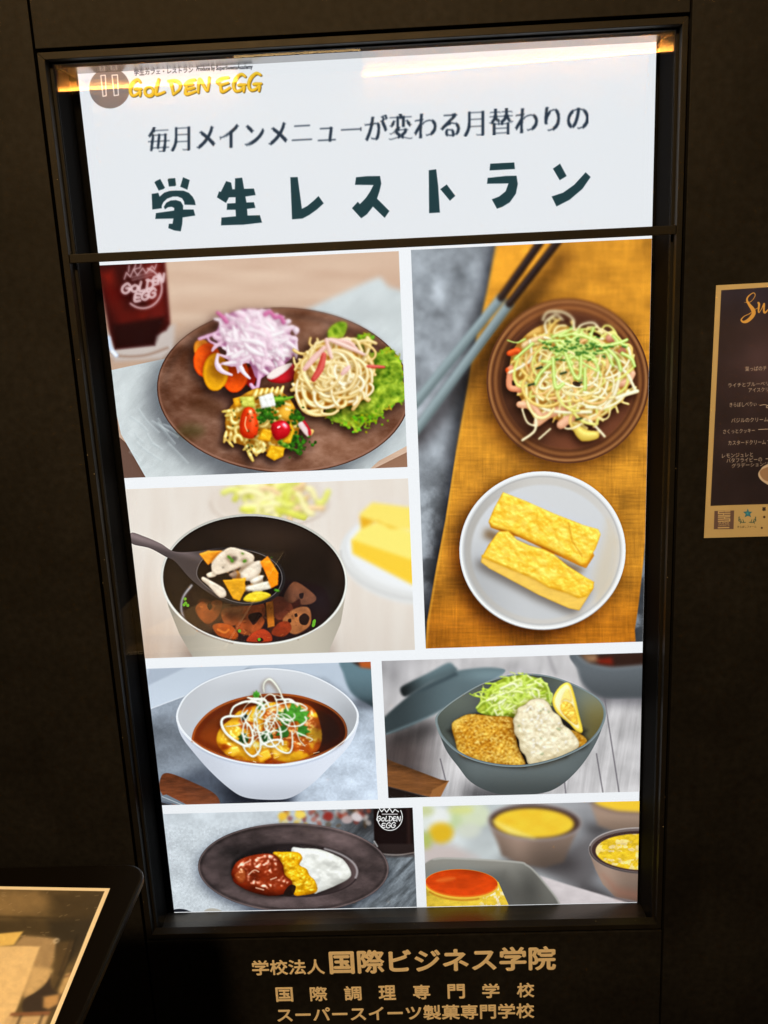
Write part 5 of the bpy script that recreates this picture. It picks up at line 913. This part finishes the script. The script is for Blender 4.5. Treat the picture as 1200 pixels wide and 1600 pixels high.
o_ = nt.nodes.new('ShaderNodeOutputMaterial'); mx_ = nt.nodes.new('ShaderNodeMixShader'); tr_ = nt.nodes.new('ShaderNodeBsdfTransparent'); gl_ = nt.nodes.new('ShaderNodeBsdfGlossy'); fr_ = nt.nodes.new('ShaderNodeFresnel')
tr_.inputs[0].default_value = (.975, .985, .98, 1); gl_.inputs['Roughness'].default_value = .008; fr_.inputs[0].default_value = 1.5
nt.links.new(fr_.outputs[0], mx_.inputs[0]); nt.links.new(tr_.outputs[0], mx_.inputs[1]); nt.links.new(gl_.outputs[0], mx_.inputs[2]); nt.links.new(mx_.outputs[0], o_.inputs[0]); MT['glass'] = g
def glow_mat(name, col, k):
    m = bpy.data.materials.new(name); m.use_nodes = True; b = m.node_tree.nodes['Principled BSDF']; b.inputs['Base Color'].default_value = (.005, .005, .005, 1); b.inputs['Emission Color'].default_value = (*col, 1); b.inputs['Emission Strength'].default_value = k; b.inputs['Roughness'].default_value = .2
    if k < 5: m.cycles.emission_sampling = 'NONE'
    return m
# ---------------------------------------------------------------- mesh helpers
def link(name, bm, m, parent=None, bevel=0.):
    me = bpy.data.meshes.new(name); bmesh.ops.recalc_face_normals(bm, faces=bm.faces); bm.to_mesh(me); bm.free()
    o = bpy.data.objects.new(name, me); scene.collection.objects.link(o); me.materials.append(m)
    if parent: o.parent = parent
    if bevel:
        bv = o.modifiers.new('bevel', 'BEVEL'); bv.width = bevel; bv.segments = 2; bv.limit_method = 'ANGLE'
    return o
def box(bm, x0, x1, y0, y1, z0, z1):
    v = [bm.verts.new((x, y, z + Z0)) for x in (x0, x1) for y in (y0, y1) for z in (z0, z1)]
    for q in ((0, 1, 3, 2), (4, 6, 7, 5), (0, 4, 5, 1), (2, 3, 7, 6), (0, 2, 6, 4), (1, 5, 7, 3)): bm.faces.new([v[i] for i in q])
def boxes(name, lst, m, parent=None, bevel=0.):
    bm = bmesh.new()
    for b in lst: box(bm, *b)
    return link(name, bm, m, parent, bevel)
def hull8(bm, front, back):
    """solid between two quads"""
    f = [bm.verts.new((x, y, z + Z0)) for x, y, z in front]; b = [bm.verts.new((x, y, z + Z0)) for x, y, z in back]
    bm.faces.new(f); bm.faces.new(b[::-1])
    for i in range(4): bm.faces.new((f[i], b[i], b[(i + 1) % 4], f[(i + 1) % 4]))
def sheet(name, pts, m, parent, thick):
    """flat panel whose front carries a picture: pts tl, tr, br, bl in 3D, thickness to the back along n"""
    p = [Vector((x, y, z + Z0)) for x, y, z in pts]; nrm = (p[1] - p[0]).cross(p[3] - p[0]).normalized()
    bm = bmesh.new(); uv = bm.loops.layers.uv.new('UVMap')
    f = [bm.verts.new(q) for q in p]; b = [bm.verts.new(q + nrm * thick) for q in p]
    fa = bm.faces.new((f[3], f[2], f[1], f[0]))
    for lp, c in zip(fa.loops, ((0, 0), (1, 0), (1, 1), (0, 1))): lp[uv].uv = c
    for i in range(4):
        s = bm.faces.new((f[i], f[(i + 1) % 4], b[(i + 1) % 4], b[i]))
        for lp, c in zip(s.loops, (((0, 1), (1, 1), (1, 0), (0, 0))[i], ((0, 1), (1, 1), (1, 0), (0, 0))[(i + 1) % 4], ((0, 1), (1, 1), (1, 0), (0, 0))[(i + 1) % 4], ((0, 1), (1, 1), (1, 0), (0, 0))[i])): lp[uv].uv = c
    bm.faces.new(b)
    return link(name, bm, m, parent)
def empty(name, loc):
    o = bpy.data.objects.new(name, None); scene.collection.objects.link(o); o.location = loc; return o
def adopt(root):
    """children were built in world coordinates: keep them there"""
    for c in [q for q in scene.objects if q.parent == root]: c.matrix_parent_inverse = Matrix.Translation(root.location).inverted()
def tag(o, label, cat, group=None):
    o['label'] = label; o['category'] = cat
    if group: o['group'] = group
    return o
# ---------------------------------------------------------------- the wall: dark panels with thin joints round the display
wall = boxes('wall', [(-1.6, -.415, .030, .05, -1.35, 1.35), (.415, 1.6, .030, .05, -1.35, 1.35), (-.415, .415, .030, .05, .668, 1.35), (-.415, .415, .030, .05, -1.35, -.700)], MT['backing']); wall['kind'] = 'structure'
OX, OZ = .4200, .6712; J = .0016
for (x0, x1, z0, z1) in [(-1.55, -OX - J, -1.33, 1.3), (OX + J, 1.55, -1.33, 1.3), (-OX + J, OX - J, OZ + J, 1.3), (-OX + J, OX - J, -1.33, -OZ - J)]:
    panel = boxes('panel', [(x0, x1, 0, .0295, z0, z1)], MT['panel'], wall, .0008)
bottom_panel = panel
# ---------------------------------------------------------------- vinyl lettering on the bottom panel
def wall_at(px, py, Y=0.):
    d = ROT.T @ np.array([(px - 600) / FPX, (800 - py) / FPX, -1]); t = (Y - CAM[1]) / d[1]; return CAM + t * d
def wall_letters(lab, body, x0, x1, z0, z1, spread=False, bold=.020):
    """vinyl characters fitted to a rectangle on the wall; spread gives each its own cell"""
    bm = bmesh.new(); w_ = bold
    def add(v, t, sx, sz, ox, oz):      # heavy weight: the outline laid five times, each a hair proud of the last
        for n_, (dx, dz) in enumerate(((0, 0), (w_, 0), (-w_, 0), (0, w_ * .8), (0, -w_ * .8))):
            vs_ = [bm.verts.new((ox + (a + dx) * sx, -.0008 - .00006 * n_, Z0 + oz + (b + dz) * sz)) for a, b in v]
            for i, j, k in t:
                try: bm.faces.new((vs_[i], vs_[j], vs_[k]))
                except ValueError: pass
    def fit(ch, xa, xb): v, t = glyph_mesh(ch); a, b = v.min(0) - w_, v.max(0) + w_; add(v - a, t, (xb - xa) / (b - a)[0], (z1 - z0) / (b - a)[1], xa, z0)
    if not spread: fit(body, x0, x1)
    else:
        n = len(body); w = spread
        for i, ch in enumerate(body): xa = x0 + (x1 - x0 - w) * i / (n - 1); fit(ch, xa, xa + w)
    r = bmesh.ops.extrude_face_region(bm, geom=bm.faces[:])
    for v in [q for q in r['geom'] if isinstance(q, bmesh.types.BMVert)]: v.co.y += .0007
    o = link('lettering', bm, MT['gold'], wall); o['label'] = lab; return o
def cell(c0, c1):   # opposite corners of a line of letters
    a, b = wall_at(*c0), wall_at(*c1); return a[0], b[0], b[2], a[2]
K = lambda x, y: (360 + .45 * x, 1450 + .45 * y)
def line_box(xl, ylt, ylb, xr, yrt, yrb):
    a, b, c, d = wall_at(*K(xl, ylt)), wall_at(*K(xl, ylb)), wall_at(*K(xr, yrt)), wall_at(*K(xr, yrb))
    return (a[0] + b[0]) / 2, (c[0] + d[0]) / 2, (b[2] + d[2]) / 2, (a[2] + c[2]) / 2
wall_letters('small cream lettering at the start of the first line', '学校法人', *line_box(75, 112, 164, 327, 107, 159)); wall_letters('largest cream gold lettering below the display', '国際ビジネス学院', *line_box(343, 78, 160, 1130, 60, 145), bold=.030)
x0, x1, z0, z1 = line_box(158, 207, 257, 1055, 188, 238); wall_letters('widely spaced cream lettering, second line', '国際調理専門学校', x0, x1, z0, z1, (x1 - x0) * 60 / 897)
wall_letters('closely set cream lettering, lowest line', 'スーパースイーツ製菓専門学校', *line_box(162, 276, 328, 1055, 260, 311))
# ---------------------------------------------------------------- display set into the wall
disp = tag(empty('display', (0, 0, Z0 - OZ)), 'tall lit menu display with food pictures set in a brown metal frame', 'display')
IX0, IX1, IZ0, IZ1 = -.4078, .4094, -.6590, .6592         # clear opening of the frame face
F = .0032                                                  # joint to the panels
for nm, q in [('top', [(-OX + F, OZ - F), (OX - F, OZ - F), (IX1, IZ1), (IX0, IZ1)]), ('bottom', [(IX0, IZ0), (IX1, IZ0), (OX - F, -OZ + F), (-OX + F, -OZ + F)]), ('left', [(-OX + F, OZ - F), (IX0, IZ1), (IX0, IZ0), (-OX + F, -OZ + F)]), ('right', [(IX1, IZ1), (OX - F, OZ - F), (OX - F, -OZ + F), (IX1, IZ0)])]:
    bm = bmesh.new(); c = np.mean(q, 0); q2 = [(x + (c[0] - x) * 0, z) for x, z in q]; hull8(bm, [(x, -.0012, z) for x, z in q2], [(x, .016, z) for x, z in q2]); link('frame_rail', bm, MT['frame'], disp, .0006)
bar = boxes('crossbar', [(IX0 + .0004, IX1 - .0004, -.0004, .013, .4040, .4156)], MT['frame'], disp, .0008)
boxes('frame_lip', [(IX0 + .002, IX1 - .002, .004, .0155, -.6648, -.6594)], MT['lip'], disp, .0008)
GY = .0170
boxes('gasket', [(IX0 - .004, IX1 + .004, .0162, .024, IZ1 - .0024, IZ1 + .004), (IX0 - .004, -.4040, .0162, .024, -.6690, .6584), (.4062, IX1 + .004, .0162, .024, -.6690, .6584), (IX0 - .004, IX1 + .004, .0162, .024, -.6760, -.6690)], MT['gasket'], disp)
boxes('gasket_bead', [(-.4030, .4050, .0158, .0180, -.6672, -.6655)], MT['lip'], disp)
for z0, z1 in ((.4105, .6584), (-.6690, .4095)):
    boxes('glass_pane', [(-.4040, .4062, GY + .0005, GY + .0055, z0, z1)], MT['glass'], disp)
# liner of the recess, open to the front
SY = SCREEN_Y
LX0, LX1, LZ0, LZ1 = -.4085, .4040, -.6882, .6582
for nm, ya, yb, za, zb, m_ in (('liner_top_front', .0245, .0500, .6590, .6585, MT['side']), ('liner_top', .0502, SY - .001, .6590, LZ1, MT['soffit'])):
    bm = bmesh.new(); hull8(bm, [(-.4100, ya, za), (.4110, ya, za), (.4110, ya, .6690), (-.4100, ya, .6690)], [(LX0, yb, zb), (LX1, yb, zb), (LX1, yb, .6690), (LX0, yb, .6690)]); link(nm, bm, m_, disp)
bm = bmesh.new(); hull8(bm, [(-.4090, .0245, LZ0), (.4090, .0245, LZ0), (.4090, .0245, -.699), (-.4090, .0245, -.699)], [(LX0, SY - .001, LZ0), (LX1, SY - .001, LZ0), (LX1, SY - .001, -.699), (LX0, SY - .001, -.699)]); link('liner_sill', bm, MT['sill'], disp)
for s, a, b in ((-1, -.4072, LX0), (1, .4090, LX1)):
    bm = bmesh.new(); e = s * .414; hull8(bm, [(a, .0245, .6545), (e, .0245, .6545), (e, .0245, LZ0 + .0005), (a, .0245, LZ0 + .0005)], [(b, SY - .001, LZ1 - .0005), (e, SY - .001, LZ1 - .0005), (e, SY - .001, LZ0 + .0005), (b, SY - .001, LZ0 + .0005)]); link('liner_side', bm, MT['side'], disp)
# screen: black body, white lit background, header and seven pictures
SX0, SX1 = -.3965, .3997
boxes('screen_body', [(-.4135, .4135, SY + .0012, SY + .05, -.7050, .6980)], MT['bezel'], disp)
scr = boxes('screen', [(SX0, SX1, SY + .0004, SY + .0012, -.6990, .6900)], glow_mat('lit_white', (.875, .888, .925), 1.15), disp)
def picture(name, fn, rect, label, k=1.13):
    p = fn(); x0, x1, z0, z1 = rect
    o = sheet(name, [(x0, SY, z1), (x1, SY, z1), (x1, SY, z0), (x0, SY, z0)], print_mat(name + '_' + fn.__name__[4:], p, k, .13), scr, .0004)
    o['label'] = label
picture('headline_panel', pic_header, (-.3965, .3995, .4085, .672), 'white headline area with golden logo and dark Japanese headline')
picture('food_picture', pic_A, (-.3965, .039, .0838, .4007), 'picture of a brown plate of pasta salads with red onion and a cola glass')
picture('food_picture', pic_B, (-.3965, .0392, -.2141, .0661), 'picture of a black pot of vegetable soup with a full ladle')
picture('food_picture', pic_C, (.0565, .3995, -.2126, .4015), 'tall picture of noodle salad and rolled omelette on an orange cloth')
picture('food_picture', pic_D, (-.3965, -.0325, -.4797, -.2322), 'picture of a white bowl with omelette in brown sauce and leek curls')
picture('food_picture', pic_E, (-.015, .3998, -.4775, -.2316), 'picture of a grey bowl with fried cutlets, cabbage and lemon')
picture('food_picture', pic_F, (-.3965, .0247, -.6876, -.4964), 'picture of a dark plate with brown stew, egg and white sauce')
picture('food_picture', pic_G, (.0415, .4003, -.688, -.495), 'picture of caramel pudding and copper cups of custard')
R = np.random.default_rng(4)   # specks of dust along the frame
bm = bmesh.new()
for i in range(30):
    s = R.random(); r = R.uniform(.0002, .0008)
    if s < .5: x, z, y = R.uniform(-.39, .39), -.6594, R.uniform(.005, .014); v = Vector((x, y, z + Z0))
    elif s < .75: v = Vector((.4085 + R.uniform(0, .01), -.0013, R.uniform(-.65, .6) + Z0))
    else: v = Vector((-.4075 - R.uniform(0, .01), -.0013, R.uniform(-.65, .6) + Z0))
    bmesh.ops.create_icosphere(bm, subdivisions=1, radius=r, matrix=Matrix.Translation(v))
link('dust_speck', bm, MT['dust'], disp)['kind'] = 'stuff'
adopt(disp)
# ---------------------------------------------------------------- poster on the wall
po = sheet('poster', [(.4642, -.0012, .3355), (.7190, -.0012, .3375), (.7160, -.0012, -.0200), (.4609, -.0012, -.0175)], print_mat('poster_print', pic_poster(), 0, .45), None, .0008)
tag(po, 'dessert poster with cream border and gold script on the wall beside the display', 'poster')
# ---------------------------------------------------------------- counter board with a printed sheet, low on the left
cb = tag(empty('counter_stand', (-.62, -.65, 0)), 'gloss black counter stand with a printed sheet, low on the left', 'stand')
def rounded(x0, x1, y0, y1, r, n=8):
    out = []
    for cx, cy, a in ((x1 - r, y1 - r, 0), (x0 + r, y1 - r, 90), (x0 + r, y0 + r, 180), (x1 - r, y0 + r, 270)):
        for k in range(n + 1): t = math.radians(a + 90 * k / n); out.append((cx + r * math.cos(t), cy + r * math.sin(t)))
    return out
def slab(name, outl, z0, z1, m, parent, bevel=0.):
    bm = bmesh.new(); a = [bm.verts.new((x, y, z0 + Z0)) for x, y in outl]; b = [bm.verts.new((x, y, z1 + Z0)) for x, y in outl]; n = len(outl)
    bm.faces.new(b); bm.faces.new(a[::-1])
    for i in range(n): bm.faces.new((a[i], a[(i + 1) % n], b[(i + 1) % n], b[i]))
    return link(name, bm, m, parent, bevel)
slab('top_board', rounded(-.95, -.2965, -1.03, -.3010, .030), KZ - .012, KZ - .0006, MT['counter'], cb, .003)
slab('column', rounded(-.72, -.50, -.80, -.55, .02), -1.335, KZ - .0122, MT['counter'], cb, .002); slab('foot_plate', rounded(-.85, -.37, -.92, -.43, .03), -1.349, -1.3352, MT['counter'], cb, .002)
kp = [(x, y, KZ) for x, y in KPRINT]; sheet('printed_sheet', kp, print_mat('counter_print', pic_counter(), 0, .4, .25), cb, .0005)
adopt(cb)
# ---------------------------------------------------------------- lit coves behind the viewer: their gleam lies on the glass
def mirror_at(px, py, Y):
    """point on the plane y=Y behind the viewer that the glass shows at that spot"""
    g = wall_at(px, py, GY); d = g - CAM; d = d / d[1]; return g + np.array([d[0], -1, d[2]]) * (GY - Y)
cove_m = mat('cove_board', (.60, .46, .30), .6); led_m = glow_mat('warm_led', (1., .46, .11), 420.); line_m = glow_mat('warm_gap_led', (1., .62, .25), 11.)
def cove(px0, py0, px1, py1, h, label, slit=False):
    Y = -3.4; a, b = mirror_at(px0, py0, Y), mirror_at(px1, py1, Y); root = tag(empty('cove_light', (float(a[0] + b[0]) / 2, Y, float(a[2]) + Z0)), label, 'light', 'lit coves reflected in the glass')
    def rail(name, y0, y1, lo, hi, m):
        bm = bmesh.new(); hull8(bm, [(a[0], Y + y1, a[2] + lo), (b[0], Y + y1, b[2] + lo), (b[0], Y + y1, b[2] + hi), (a[0], Y + y1, a[2] + hi)], [(a[0], Y + y0, a[2] + lo), (b[0], Y + y0, b[2] + lo), (b[0], Y + y0, b[2] + hi), (a[0], Y + y0, a[2] + hi)]); link(name, bm, m, root)
    if slit: rail('led_strip', 0, .01, 0, .008, line_m)
    else: rail('board', -.03, 0, 0, h, cove_m); rail('led_strip', .004, .016, .001, .005, led_m); rail('lip', .020, .024, -.004, .006, MT['frame']); rail('tray', .0, .0198, -.005, -.0002, MT['frame'])
    adopt(root)
cove(82, 147, 372, 130, .20, 'warm cove light gleaming in the glass beside the golden logo')
cove(567, 123, 1062, 82, .16, 'warm cove light gleaming along the top right of the glass')
cove(366, 89.5, 563, 78.5, 0, 'thin warm light line gleaming in the glass above the logo', True)
